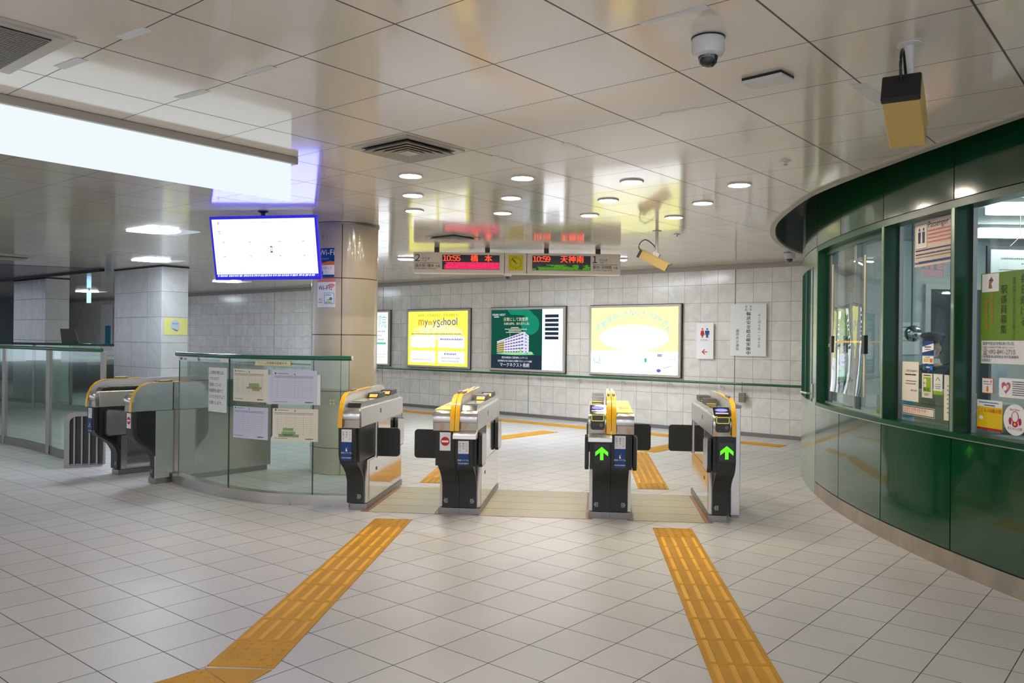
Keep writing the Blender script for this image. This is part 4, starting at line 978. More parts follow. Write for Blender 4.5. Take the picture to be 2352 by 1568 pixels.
# 4 estate agent (character left out)
w = 1.745
it = [('r', 0, 0, w, 1.145, e_wht), ('r', 0, .39, w, 1.145, e_yel2, dict(name='yellow_field')), ('p', ell(.87, .62, .70, .23), e_cream, dict(name='pale_glow'))]
txt = '不動産のことなら、トラストさん。'
pos = ((280, 565, 32), (395, 490, 28), (505, 400, 24), (615, 345, 16), (720, 315, 10), (830, 295, 4), (945, 280, 0), (1055, 290, -4), (1130, 335, -8), (1200, 300, -12), (1300, 330, -18), (1400, 375, -22), (1490, 425, -26), (1585, 490, -30), (1645, 585, -34), (1712, 670, -36))
for ch, (px_, py_, dg_) in zip(txt, pos):
    u = (px_-130)/974; v = (1430-py_)/1092; rot = R_(dg_); vs, fs, x0, wd_, y0, y1 = text_mesh(ch); sz = .125; hx = (x0+wd_)/2 if ch not in '、。' else .2; hy = .35
    for o_ in (-.002, .002): it.append(('t', ch, u-(hx-x0)*sz*math.cos(rot)+hy*sz*math.sin(rot)+o_, v-(hx-x0)*sz*math.sin(rot)-hy*sz*math.cos(rot), sz, e_cyan, 'l', rot))
it += [('g', .38, .21, .28, .06, e_pale), ('g', .85, .21, .42, .06, e_pale), ('r', 1.10, .20, 1.145, .27, e_teal), ('g', .7, .09, .6, .03, e_pale), ('r', 1.35, .30, 1.44, .35, e_gry), ('l', [(1.47, .11), (1.62, .15)], .012, e_gry), ('g', 1.56, .25, .12, .02, e_gry), ('p', ell(1.38, .065, .045, .03), e_vio),
       ('l', [(.075, .16), (.06, .24), (.09, .27)], .012, e_teal), ('l', [(.165, .27), (.19, .24), (.18, .16), (.13, .18), (.075, .16)], .012, e_teal)]
advert('pale yellow back-lit estate agent advertisement with arched blue writing', -8.36, -6.615, it)

# toilets sign and vertical notice
it = [('r', .002, .002, .298, .582, white_ink, dict(name='face'))]
for (cx_, m_, sk) in ((.105, red_ink, True), (.190, blue_ink, False)):
    it += [('e', cx_, .485, .015, .015, m_), ]
    if sk: it += [('p', [(cx_-.024, .462), (cx_+.024, .462), (cx_+.038, .392), (cx_+.020, .392), (cx_+.030, .375), (cx_-.030, .375), (cx_-.020, .392), (cx_-.038, .392)], m_), ('r', cx_-.014, .345, cx_-.002, .40, m_), ('r', cx_+.002, .345, cx_+.014, .40, m_)]
    else: it += [('p', [(cx_-.038, .460), (cx_+.038, .460), (cx_+.040, .39), (cx_+.028, .39), (cx_+.022, .43), (cx_+.020, .345), (cx_+.002, .345), (cx_, .39), (cx_-.002, .345), (cx_-.020, .345), (cx_-.022, .43), (cx_-.028, .39), (cx_-.040, .39)], m_)]
it += [('t', 'お手洗い', .148, .292, .038, grey_ink, 'c'), ('p', [(.095, .115), (.150, .165), (.150, .140), (.125, .122), (.195, .122), (.195, .108), (.125, .108), (.150, .090), (.150, .065)], red_ink)]
card('toilet_sign', 'white toilet sign with red and blue figures and red arrow', 'sign', wallmap(-6.298, 1.193, 12.262), .30, .584, white_p, it, part='panel', th=.006)
it = [('v', '十二月十日〜一月十日', .475, .665, .050, ink), ('v', '輸送安全総点検実施中', .300, .70, .0645, ink, 'l', 0, 1.15), ('v', '輸送安全総点検実施中', .303, .70, .0645, ink, 'l', 0, 1.15), ('v', '年末', .335, .80, .044, ink), ('v', '年始', .262, .80, .044, ink), ('v', '福岡市交通局', .118, .43, .055, ink)]
card('wall_notice', 'large white notice with vertical black brush writing on the marble wall', 'notice', wallmap(-5.709, 1.255, 12.262), .59, .818, white_p, it, th=.002)
# handrail along the wall
t = thing('wall_handrail', 'long green handrail on steel brackets along the marble wall', 'handrail')
p0, p1 = wall_xy(-30, 12.19), wall_xy(-3.2, 12.19)
b = B(); b.tube([(p0.x, p0.y, .815), (p1.x, p1.y, .815)], .020, 14); obj('rail', b, greenpaint, t, smooth=True)
for k in range(20):
    s_ = -4.90 - k*.93; p = wall_xy(s_, 12.19); q = wall_xy(s_, 12.26)
    b = B(); b.tube([(p.x, p.y, .80), (p.x, p.y, .755), (q.x, q.y, .745)], .009, 8); b.tube([(q.x-NA[0]*.012, q.y-NA[1]*.012, .745), (q.x, q.y, .745)], .032, 14); obj('bracket', b, steel_l, t, smooth=True)
p = wall_xy(-5.54, 12.255); mp = Plane((p.x, p.y, .525), (EA[0], EA[1], 0))
t = thing('wall_box', 'small grey conduit box on the marble wall below the vertical notice', 'electrical box'); slab(mp, rrect(0, 0, .10, .15, .012), 0, .04, mat('box_grey', S((130, 128, 116)), rough=.5), 'cover', t)
b = B(); q = wall_xy(-5.50, 12.25); b.cyl((q.x, q.y, .76), .006, .18, 8); obj('conduit', b, steel_d, t)
p = wall_xy(-4.46, 12.1); t = thing('floor_outlet', 'small black and white socket at the foot of the wall beside the office', 'socket', (p.x, p.y, 0), rz2)
b = B(); b.box(-.05, .05, .03, .10, 0, .12, bev=.01); obj('body', b, white_m, t); b = B(); b.cyl((-.02, .02, .035), .032, .05, 16, axis='x'); obj('plug', b, black_pl, t)

# ================================================================ TACTILE PAVING
def tactile(label, start, d, n, dots=(), w=.303, wedge=None):
    d = Vector(d).normalized(); s = Vector((d.y, -d.x)); s0 = Vector(start); b = B()
    if wedge: b.prism(wedge, .0005, .004, 'z')
    for k in range(n):
        a = s0 + d*(k*.303+.0015); c = s0 + d*((k+1)*.303-.0015)
        b.prism([tuple(a-s*w/2), tuple(a+s*w/2), tuple(c+s*w/2), tuple(c-s*w/2)], .0005, .004, 'z')
        if k in dots:
            for i in range(5):
                for j in range(5):
                    q = a + s*(-.12+.06*i) + d*(.03+.06*j); b.lathe([(.0115, 0), (.0095, .004), (0, .0045)], (q.x, q.y, .004), 10)
        else:
            for i in range(4):
                q = a + s*(-.1125+.075*i) + d*.008; r = q + d*.284; ws = s*.0165; wt = s*.0115
                b2 = bmesh.new(); v = [b2.verts.new(x) for x in ((*(q-ws), .004), (*(q+ws), .004), (*(r+ws), .004), (*(r-ws), .004), (*(q-wt+d*.008), .0085), (*(q+wt+d*.008), .0085), (*(r+wt-d*.008), .0085), (*(r-wt-d*.008), .0085))]
                for f in ((0, 1, 5, 4), (1, 2, 6, 5), (2, 3, 7, 6), (3, 0, 4, 7), (4, 5, 6, 7)): b2.faces.new([v[i_] for i_ in f])
                b.merge(b2)
    o = obj('tactile_paving', b, tact); tag(o, label, 'tactile paving', 'yellow tactile paving'); return o
tactile('yellow tactile path running from the left gates towards the viewer, bottom left', (-.941, 6.643), (-.080, -.9968), 10, (0, 9))
tactile('short yellow dotted tactile path turning off to the left at the bottom edge', (-1.230, 3.490), (-.70, -.714), 5, (0, 1, 2, 3, 4), wedge=[(-1.336, 3.606), (-1.036, 3.594), (-1.123, 3.384)])
tactile('yellow tactile path running from the right gate towards the viewer, bottom right', (1.270, 6.42), (-.083, -.9965), 13, (0,))
tactile('yellow tactile path beyond the left gates', (-.776, 8.33), (.087, .9962), 12, (0, 11))
tactile('yellow tactile path beyond the right gate', (1.418, 8.12), (.086, .9963), 9, (0, 8))
tactile('yellow dotted tactile path slanting away behind the closed right flaps', (1.78, 10.92), (.6409, .7676), 3, (0, 1, 2))
tactile('yellow tactile path slanting from the left path to the long wall path', (-.33, 12.05), (.6409, .7676), 5, (0, 4))
a = wall_xy(-16, 11.40); tactile('long yellow tactile path running parallel to the marble wall', (a.x, a.y), (EA[0], EA[1]), 38, (28, 27, 33), w=.303)

# ================================================================ NOTICES ON THE CURVED GLASS
def timetable(mat_head, green=None, red=None):
    it = [('e', .030, .272, .008, .008, dgreen_ink), ('g', .05, .268, .10, .007, grey_ink), ('g', .02, .245, .36, .005, grey_ink), ('g', .02, .234, .36, .0045, grey_ink)]
    for k in range(9): it.append(('r', .03, .205-k*.018, .385, .2056-k*.018, M['grey_ink']))
    for c_ in (.05, .13, .21, .29, .36): it.append(('r', c_, .06, c_+.0008, .225, M['grey_ink']))
    it += [('g', .31, .018, .07, .010, ink), ('g', .02, .02, .12, .006, grey_ink), ('r', .208, .258, .218, .272, grey_ink)]
    for (u0, v0, u1, v1) in (green or []): it.append(('r', u0, v0, u1, v1, mat('cell_green', S((150, 178, 120)), rough=.6)))
    for (u0, v0, u1, v1) in (red or []): it.append(('r', u0, v0, u1, v1, mat('cell_red', S((200, 130, 90)), rough=.6)))
    return it
GG = 'congestion timetables taped on the curved glass'
card('congestion_timetable', 'white timetable sheet with green and red cells, upper left of four on the curved glass', 'timetable', gmap(1.193, .882), .428, .292, cream_p, timetable(0, [(.21, .135, .33, .165), (.18, .115, .36, .135), (.25, .10, .34, .115)], [(.25, .117, .31, .134)]), GG)
card('congestion_timetable', 'lavender timetable sheet, upper right of four on the curved glass', 'timetable', gmap(1.665, .872), .415, .300, lav_p, timetable(0), GG)
card('congestion_timetable', 'bluish timetable sheet, lower left of four on the curved glass', 'timetable', gmap(1.198, .550), .425, .285, lav_p, timetable(0), GG)
card('congestion_timetable', 'cream timetable sheet with green block, lower right of four on the curved glass', 'timetable', gmap(1.670, .550), .424, .285, cream_p, timetable(0, [(.10, .09, .20, .115), (.09, .045, .22, .085), (.06, .035, .25, .06)]), GG)
card('clear_sleeve', 'milky plastic sleeve edge between the two upper timetables', 'plastic sleeve', gmap(1.622, .868), .042, .262, lav_p, [('r', .004, .01, .010, .25, white_ink)], base=.002)
card('clear_sleeve', 'milky plastic sleeve edge right of the upper right timetable', 'plastic sleeve', gmap(2.082, .872), .030, .266, white_p, [('r', .004, .01, .008, .25, white_ink)], base=.002)
it = []
for k, tx in enumerate(('ご利用の際には、', 'できるだけ', '混雑している', '時間帯を避けて', 'いただきますよう', 'お願いします。')): it.append(('t', tx, .018, .352-k*.056, .036, ink, 'l', 0, .94))
card('narrow_notice', 'tall narrow white notice with six lines of writing on the curved glass', 'notice', gmap(.792, .762), .305, .412, white_p, it)
card('yellow_notice', 'small yellow-edged notice strip under the green handrail', 'notice', gmap(1.472, 1.207), .366, .050, mat('yellow_edge_paper', S((222, 214, 110)), rough=.6), [('r', .010, .008, .356, .042, cream_p), ('t', '｢ラッシュ時間車内混雑状況｣', .183, .0165, .0245, ink, 'c')])
card('white_label', 'white label strip at the left end of the curved glass', 'label', gmap(.112, 1.224), .46, .038, white_ink, [('r', .05, .008, .11, .030, grey_ink), ('g', .15, .012, .06, .014, grey_ink)])
card('white_label', 'small blank cream label under the handrail on the curved glass', 'label', gmap(.985, 1.226), .135, .036, cream_p, [('r', .01, .006, .125, .030, white_p)])
card('four_square_mark', 'small four-square window mark on the right part of the curved glass', 'sticker', gmap(2.192, .878), .048, .045, mat('mark_pale', S((196, 196, 158)), rough=.5), [('r', .0215, 0, .0265, .045, mat('mark_gap', S((120, 128, 108)), rough=.5)), ('r', 0, .020, .048, .025, M['mark_gap'])])
# stickers on the round column
ac = math.atan2(8.80-ccy, -1.975-ccx)
def colmap(u0, z0): return Cyl((ccx, ccy, 0), cr+.002, ac + u0/cr, z0)
it = [('r', .0, .13, .21, .31, blue_ink, dict(name='blue_field')), ('t', 'Wi-Fi', .02, .235, .085, white_ink), ('g', .03, .19, .12, .02, M['sky_print']), ('p', [(0, .13), (.21, .13), (.21, .165), (.16, .17), (.08, .155), (0, .15)], orange_ink), ('t', 'スポット', .07, .085, .03, grey_ink), ('r', .045, .030, .075, .062, navy_ink), ('r', 0, 0, .21, .026, blue_ink, dict(name='blue_field'))]
card('wifi_sticker', 'blue and white wireless sticker on the column beside the hanging screen', 'sticker', colmap(-.125, 2.112), .21, .31, white_p, it)
it = [('r', 0, .27, .235, .305, mat('salmon_print', S((226, 130, 120)), rough=.5)), ('t', 'Wi-Fi', .018, .185, .068, ink)]
for k in range(3): r = .022+.016*k; it.append(('l', [(.188+r*math.cos(R_(a)), .192+r*math.sin(R_(a))) for a in range(45, 136, 15)], .008, red_ink))
it += [('e', .188, .190, .007, .007, red_ink), ('t', 'au', .025, .075, .055, orange_ink), ('g', .02, .05, .06, .01, grey_ink), ('p', rrect(.105, .035, .220, .155, .012), mat('sky_print2', S((60, 150, 190)), rough=.5)), ('p', rrect(.110, .040, .215, .150, .009), white_ink, dict(name='card_face')),
       ('g', .12, .125, .07, .014, M['sky_print2']), ('e', .185, .09, .018, .018, M['sky_print2'], dict(name='round_mark')), ('p', [(.13, .07), (.17, .095), (.175, .07)], yel_ink), ('g', .12, .048, .08, .012, teal_ink)]
card('wifi_sticker', 'white wireless sticker with red waves on the column below the screen', 'sticker', colmap(-.135, 1.79), .235, .305, white_p, it)
card('column_label', 'small 25 number plate at the top of the round column', 'label', colmap(-.09, 2.52), .09, .05, M['column_cladding'], [('t', '25', .02, .012, .034, ink), ('r', .080, .002, .083, .048, ink)])
# poster on the near pillar
mp = Plane((-6.12+NA[0]*.046+EA[0]*.004, 14.33+NA[1]*.046+EA[1]*.004, 1.487), (NA[0], NA[1], 0))
card('pillar_poster', 'pale yellow poster taped on the near marble pillar', 'poster', mp, .43, .30, mat('pale_yellow_paper', S((214, 210, 130)), rough=.6), [('e', .20, .17, .085, .10, mat('pale_blue_print', S((176, 190, 200)), rough=.6)), ('g', .15, .19, .10, .03, M['sky_print2']), ('p', [(.12, .13), (.27, .08), (.22, .065)], grey_ink), ('v', 'ご利用', .06, .25, .03, yel_ink), ('v', '案内', .38, .25, .03, yel_ink)])
# exit sign far left, and poster strip behind the pillar
t = thing('exit_sign', 'narrow glowing blue-white sign hanging edge-on far in the left background', 'sign', (-11.35, 22.0, 0), 0)
b = B(); b.box(-.045, .045, -.03, .03, 2.34, 2.66); obj('lit_face', b, emis('exit_glow', (.45, .85, 1.1), 1.6), t); b = B(); b.box(-.01, .01, -.01, .01, 2.66, CZ); obj('hanger', b, steel_d, t)
mp = wallmap(-28.2, 1.0); card('far_poster', 'small white and blue poster on the far wall left of the near pillar', 'poster', mp, .9, 1.5, white_p, [('r', .35, .2, .75, .8, M['sky_print2']), ('r', 0, 0, .9, .12, M['salmon_print'])])
mp = wallmap(-34.0, 1.35); card('black_slot_box', 'small black vertical box on the far wall beside the far pillar', 'box', mp, .22, .55, black_pl, [('r', .03, .03, .19, .52, gloss_blk)], th=.05)

# ================================================================ OFFICE CONTENTS
wr = OR - .118
def wmap(a0, z0, r=wr):
    def f(u, v, h): p = oxy(a0 - math.degrees(u/r), r+h); return Vector((p.x, p.y, z0+v))
    f.curved = .08; return f
GN = 'papers stuck on the office windows'
card('window_notice', 'tall plain cream notice on the office window in front of the person', 'notice', wmap(-.859, 1.045), .232, .289, cream_p, [('t', 'ご用の方は係員まで', .055, .215, .019, ink, 'l'), ('g', .045, .19, .15, .012, ink), ('g', .06, .145, .14, .008, grey_ink), ('g', .055, .125, .14, .008, grey_ink), ('t', '福岡市交通局', .125, .075, .0145, ink)])
it = [('r', .004, .004, .424, .063, ink), ('r', .009, .009, .419, .058, cream_p, dict(name='face')), ('t', 'お困りの際は駅係員へ', .025, .035, .0235, red_ink, 'l', 0, 1.45), ('t', '声をおかけください。', .025, .013, .0235, orange_ink, 'l', 0, 1.45)]
card('red_letter_notice', 'wide notice strip with red letters at the foot of the office window', 'notice', wmap(-.93, .946), .428, .067, cream_p, it)
card('blue_leaflet', 'blue and white leaflet covering the face of the person in the office', 'leaflet', wmap(-2.525, 1.384), .143, .101, blue_ink, [('p', [(0, .02), (.143, .04), (.143, .085), (.10, .078), (.0, .06)], white_ink), ('g', .03, .055, .08, .010, ink), ('g', .04, .040, .07, .008, grey_ink), ('r', .12, .015, .14, .027, navy_ink)])
card('orange_leaflet', 'small white leaflet with orange print under the blue leaflet', 'leaflet', wmap(-2.539, 1.326), .138, .054, white_ink, [('r', .015, .010, .08, .038, mat('peach_print', S((236, 206, 120)), rough=.5)), ('r', .095, .010, .13, .036, orange_ink), ('g', .04, .042, .06, .006, grey_ink)])
card('blue_leaflet', 'small blue leaflet below the orange leaflet', 'leaflet', wmap(-2.53, 1.277), .140, .044, blue_ink, [('g', .05, .018, .05, .014, white_ink), ('r', .105, .008, .130, .034, M['sky_print']), ('r', .01, .005, .04, .03, teal_ink)])
card('wifi_poster', 'green and cream wireless poster in the middle of the office window', 'poster', wmap(-2.527, 1.085), .131, .172, cream_p, [('r', .018, .042, .114, .145, green_ink), ('e', .042, .118, .018, .018, cream_p), ('p', [(.022, .075), (.06, .075), (.055, .105), (.03, .108)], cream_p), ('g', .02, .155, .09, .008, ink), ('t', 'FREE', .022, .098, .014, ink), ('t', 'Wi-Fi', .020, .047, .034, ink), ('g', .03, .026, .07, .006, grey_ink), ('g', .035, .016, .05, .006, grey_ink)])
card('green_leaflet', 'narrow green and white leaflet right of the wireless poster', 'leaflet', wmap(-3.395, 1.115), .106, .145, white_ink, [('r', 0, 0, .106, .026, green_ink), ('r', 0, .141, .106, .145, green_ink), ('l', [(.03, .095), (.053, .12), (.078, .095)], .008, green_ink), ('g', .02, .07, .07, .006, M['salmon_print']), ('g', .02, .055, .07, .006, grey_ink), ('g', .03, .042, .05, .006, grey_ink)])
card('paper_strip', 'long narrow white strip down the right edge of the office window', 'paper strip', wmap(-4.155, .948), .062, .308, cream_p, [('g', .035, .05+.03*k, .02, .010, grey_ink) for k in range(7)])
it = [('p', rrect(.015, .125, .165, .300, .008), ink), ('p', rrect(.018, .128, .162, .297, .007), cream_p, dict(name='face')), ('t', 'Passenger S', .178, .265, .062, navy_ink)]
for (cx_) in (.065, .120): it += [('e', cx_, .262, .010, .011, navy_ink), ('p', [(cx_-.018, .245), (cx_+.018, .245), (cx_+.014, .165), (cx_-.014, .165)], navy_ink)]
it += [('g', .178, .235-.026*k, .36, .014, M['salmon_print']) for k in range(4)] + [('r', .015, .108, .545, .118, navy_ink), ('g', .02, .08, .5, .012, navy_ink), ('g', .02, .06, .5, .008, grey_ink), ('r', .06, .018, .545, .034, blue_ink), ('g', .012, .018, .04, .014, blue_ink)]
card('passenger_service_poster', 'cream Passenger Service poster at the top of the office window', 'poster', wmap(-1.817, 2.02), .555, .318, mat('cream_poster', S((226, 204, 186)), rough=.5), it)
pg = mat('green_poster', S((110, 150, 30)), rough=.4)
it = [('r', .012, .002, .60, .145, white_p, dict(name='white_field')), ('r', .012, .450, .162, .563, white_ink), ('p', [(.07, .47), (.105, .47), (.095, .50), (.115, .52), (.095, .545), (.075, .52)], brown), ('r', .075, .52, .105, .526, navy_ink),
      ('v', '駅係員募集', .205, .49, .0575, mat('olive_ink', S((52, 60, 20)), rough=.5)), ('v', '地下鉄駅で働く', .107, .44, .025, orange_ink), ('v', '安全を守る仕事', .060, .40, .025, orange_ink), ('v', '経験は問いません是非ご応募下さい', .290, .53, .0225, M['olive_ink']), ('v', '毎日輝ける', .37, .545, .060, M['olive_ink']),
      ('t', '採用予定日:令和5年1月1日', .025, .118, .023, ink), ('t', 'お気軽に採用担当までお問い合わせください', .02, .098, .014, grey_ink), ('t', '☎:092-841-2715', .025, .062, .040, brown), ('t', '日本通運(株)福岡支店 地下鉄事業所', .02, .038, .020, ink), ('t', '採用担当', .02, .014, .020, ink)]
card('recruitment_poster', 'large green recruitment poster with vertical characters on the right office window', 'poster', wmap(-6.367, 1.344), .60, .567, pg, it)
card('orange_leaflet', 'small white leaflet with orange border on the right office window', 'leaflet', wmap(-6.487, 1.159), .101, .095, orange_ink, [('r', .004, .004, .097, .091, white_ink), ('g', .015, .07, .05, .008, grey_ink), ('e', .082, .074, .008, .008, orange_ink), ('p', [(.04, .01), (.062, .01), (.058, .045), (.044, .045)], orange_ink), ('g', .015, .055, .07, .006, grey_ink)])
heart = [(.06+.038*1.0*(16*math.sin(t_)**3)/16, .062+.042*(13*math.cos(t_)-5*math.cos(2*t_)-2*math.cos(3*t_)-math.cos(4*t_))/16) for t_ in [2*PI*k/30 for k in range(30)]]
card('heart_sticker', 'white sticker with a pink heart mark on the right office window', 'sticker', wmap(-7.39, 1.144), .27, .117, white_ink, [('p', heart, mat('mauve_print', S((196, 100, 150)), rough=.5)), ('e', .052, .055, .016, .015, white_ink), ('e', .074, .066, .012, .012, M['peach_print'])] + [('g', .115, .095-.013*k, .14, .006, ink) for k in range(7)], poly=rrect(0, 0, .27, .117, .012))
it = [('r', 0, .145, .225, .187, white_ink), ('r', 0, 0, .225, .014, red_ink), ('t', 'こども110番の駅', .008, .112, .0290, red_ink), ('g', .02, .168, .18, .010, M['sky_print2']), ('g', .07, .152, .09, .008, ink), ('p', ell(.038, .075, .020, .012), white_ink)]
card('children_sticker', 'yellow square sticker with red writing about children on the right office window', 'sticker', wmap(-6.232, .929), .225, .187, yel_ink, it)
it = [('e', .095, .110, .030, .036, pink_ink), ('e', .095, .112, .024, .030, white_ink, dict(name='pale_face')), ('e', .056, .085, .012, .022, pink_ink), ('e', .134, .085, .012, .022, pink_ink), ('e', .095, .068, .024, .018, pink_ink), ('p', ell(.095, .068, .010, .008), yel_ink), ('t', '赤ちゃんの駅', .095, .034, .020, pink_ink, 'c'), ('t', 'Baby Station', .095, .150, .016, pink_ink, 'c')]
card('baby_station_sticker', 'round white sticker with magenta mark at the foot of the right office window', 'sticker', wmap(-7.64, .920), .19, .187, white_ink, it, poly=ell(.095, .0935, .095, .0935, 40))
card('yellow_tag', 'small yellow tag on the left sash of the office window near the gates', 'label', wmap(9.0, 1.432, OR-.080), .26, .027, mat('tag_yellow', S((196, 200, 60)), rough=.5), [('g', .03, .008, .2, .012, ink)])
# hanging clear sheet
t = thing('clear_sheet', 'large clear plastic sheet hanging over the sliding office window', 'plastic sheet')
rs = OR-.045
b = B(); b2 = bmesh.new(); n_ = 24; m_ = 18; vv = []
for i in range(n_+1):
    a = 7.1-(7.1-2.15)*i/n_; row = []
    for j in range(m_+1):
        z = 1.03+1.14*j/m_; wv = .006*math.sin(i*.30+.8)+.003*math.sin(j*.35+i*.12)+(.02*math.exp(-j*.6))
        p = oxy(a, rs+wv); row.append(b2.verts.new((p.x, p.y, z)))
    vv.append(row)
for i in range(n_):
    for j in range(m_): b2.faces.new([vv[i][j], vv[i+1][j], vv[i+1][j+1], vv[i][j+1]])
obj('sheet', b2, acryl, t, smooth=True)
for aa in (7.15, 2.1):
    b = B(); b.ribbon(arc(aa-.10, aa+.10, rs+.01), 1.03, 2.18, -.008); obj('edge_strip', b, mat('clear_edge', S((190, 186, 150)), rough=.3), t)
    b = B(); b.ribbon(arc(aa-.16, aa+.16, rs+.02), 1.38, 1.53, -.03); obj('clamp', b, black_pl, t)
b = B(); b.ribbon(arc(2.2, 7.1, rs-.01), 1.47, 1.485, -.003); obj('yellow_tape', b, M['orange_lit'], t)
# things inside
t = thing('blue_box', 'light blue box with a green corner on the office counter', 'box', (3.20, 6.78, .875), .1)
b = B(); b.box(-.10, .10, -.16, .16, 0, .16, bev=.004); obj('body', b, mat('box_blue', S((120, 180, 222)), rough=.4), t)
b = B(); b.prism([(.17-.01, .0), (.06, .0), (.161, .13)], -.102, -.1005, 'x'); obj('green_corner', b, green_ink, t)
t = thing('beige_machine', 'beige cabinet machine standing inside the office at the window foot', 'machine', (3.20, 6.08, .875), 0)
b = B(); b.box(-.14, .16, -.16, .16, 0, .24, bev=.008); obj('body', b, mat('machine_beige', S((190, 182, 150)), rough=.4), t)
b = B(); b.box(-.12, .14, -.14, .14, .24, .25); obj('lid', b, white_m, t)
t = thing('grey_printer', 'grey printer with a dark slot inside the office window', 'printer', (3.22, 5.56, .875), .05)
b = B(); b.box(-.12, .16, -.17, .17, 0, .13, bev=.01); obj('body', b, mat('printer_grey', S((150, 156, 160)), rough=.4), t)
b = B(); b.box(-.07, .13, -.13, .13, .13, .20, bev=.01); obj('cover', b, mat('printer_light', S((176, 182, 186)), rough=.4), t)
b = B(); b.box(-.124, -.119, -.02, .09, .055, .095); obj('slot', b, black_pl, t)
t = thing('office_cabinet', 'pale cabinet standing inside behind the right office window', 'cabinet', (3.75, 5.15, 0), .1)
b = B(); b.box(-.15, .35, -.35, .35, 0, 1.28, bev=.006); obj('body', b, office_w, t); b = B(); b.box(-.155, -.15, -.33, -.01, .05, 1.24); obj('door', b, white_m, t); b = B(); b.box(-.155, -.15, .01, .33, .05, 1.24); obj('door', b, white_m, t)
t = thing('round_mirror', 'round convex mirror hanging inside the office by the window', 'mirror', (3.835, 7.85, 1.565), 0)
b = B(); b.lathe([(.076, 0), (.078, .010), (.066, .020), (0, .030)], n=36, T=Matrix.Rotation(math.atan2(3.9, 7.9)*-1, 4, 'Z') @ Matrix.Rotation(PI/2, 4, 'X')); obj('glass', b, mat('mirror', (.75, .76, .76), rough=.06, metal=1), t, smooth=True)
b = B(); b.cyl((0, .03, .55), .008, 1.0, 8); obj('rod', b, steel_d, t)
t = thing('framed_board', 'dark framed white board with pencilled lines hanging inside the right window', 'board')
mp = Plane((3.90, 6.75, 1.72), (.995, .1, 0)); slab(mp, [(0, 0), (1.0, 0), (1.0, .56), (0, .56)], -.02, 0, mat('board_frame', S((80, 84, 92)), rough=.5), 'frame', t)
prints([('r', .03, .03, .97, .53, white_p, dict(name='board')), ('g', .12, .45, .2, .016, grey_ink), ('g', .3, .41, .1, .016, grey_ink), ('g', .1, .36, .4, .010, grey_ink), ('l', [(.12, .34), (.6, .34)], .002, grey_ink), ('g', .2, .28, .04, .012, ink)], mp, t, base_h=.001)
b = B(); b.tube([(4.1, 6.77, 2.28), (4.18, 6.77, 2.36), (4.26, 6.77, 2.28)], .003, 6); b.cyl((4.18, 6.77, 2.49), .003, .26, 6); obj('wire', b, steel_d, t)
ol = emis('office_tube', (.93, .97, 1.0), 18.0)
olp = None
for (x, y, lb) in ((4.25, 6.58, 'white box light on the office ceiling seen in the right window'), (4.6, 4.3, 'white box light on the office ceiling further right'), (4.9, 8.0, 'white box light at the back of the office ceiling')):
    if olp is None:
        t = thing('office_light', lb, 'ceiling light', (x, y, 2.62), 0, 'box lights on the office ceiling')
        b = B(); b.box(-.42, .42, -.12, .12, -.03, -.001); obj('casing', b, white_m, t); b = B(); b.box(-.41, .41, -.11, .11, -.10, -.0305, bev=.01); obj('diffuser', b, ol, t); olp = t
    else: t = copy_tree(olp); t.location = (x, y, 2.62); t['label'] = lb
t = thing('wall_paper', 'pinned white paper on the office back wall beside the doorway', 'paper'); mp = Plane((4.34, 9.19, 1.35), (1, 0, 0)); slab(mp, [(0, 0), (.22, 0), (.22, .36), (0, .36)], 0, .002, white_p, 'sheet', t)
prints([('r', .0, .30, .22, .31, teal_ink), ('g', .02, .25, .15, .01, grey_ink), ('g', .02, .2, .15, .01, grey_ink), ('g', .02, .15, .12, .01, grey_ink)], mp, t, base_h=.003)

# ---------------------------------------------------------------- the person behind the window
def skin_mesh(name, verts, edges, radii, m, parent, root=0, sub=2):
    me = bpy.data.meshes.new(name); me.from_pydata(verts, edges, []); o = bpy.data.objects.new(name, me); C.objects.link(o)
    sk = o.modifiers.new('skin', 'SKIN'); 
    for i, r in enumerate(radii):
        d = me.skin_vertices[0].data[i]; d.radius = (r, r) if not isinstance(r, tuple) else r; d.use_root = (i == root)
    sk.use_smooth_shade = True
    ss = o.modifiers.new('sub', 'SUBSURF'); ss.levels = sub; ss.render_levels = sub
    dg = bpy.context.evaluated_depsgraph_get(); dg.update()
    nm = bpy.data.meshes.new_from_object(o.evaluated_get(dg)); bpy.data.objects.remove(o); bpy.data.meshes.remove(me)
    o = bpy.data.objects.new(name, nm); C.objects.link(o); nm.materials.clear(); nm.materials.append(m); o.parent = parent
    for p in nm.polygons: p.use_smooth = True
    return o
face_dir = math.atan2(-.52, -.85)           # direction the face looks
t = thing('person', 'person in dark cap, navy uniform and white mask behind the office glass', 'person', (3.775, 7.36, 0), face_dir - PI/2); t.scale = (.93, .93, .965)
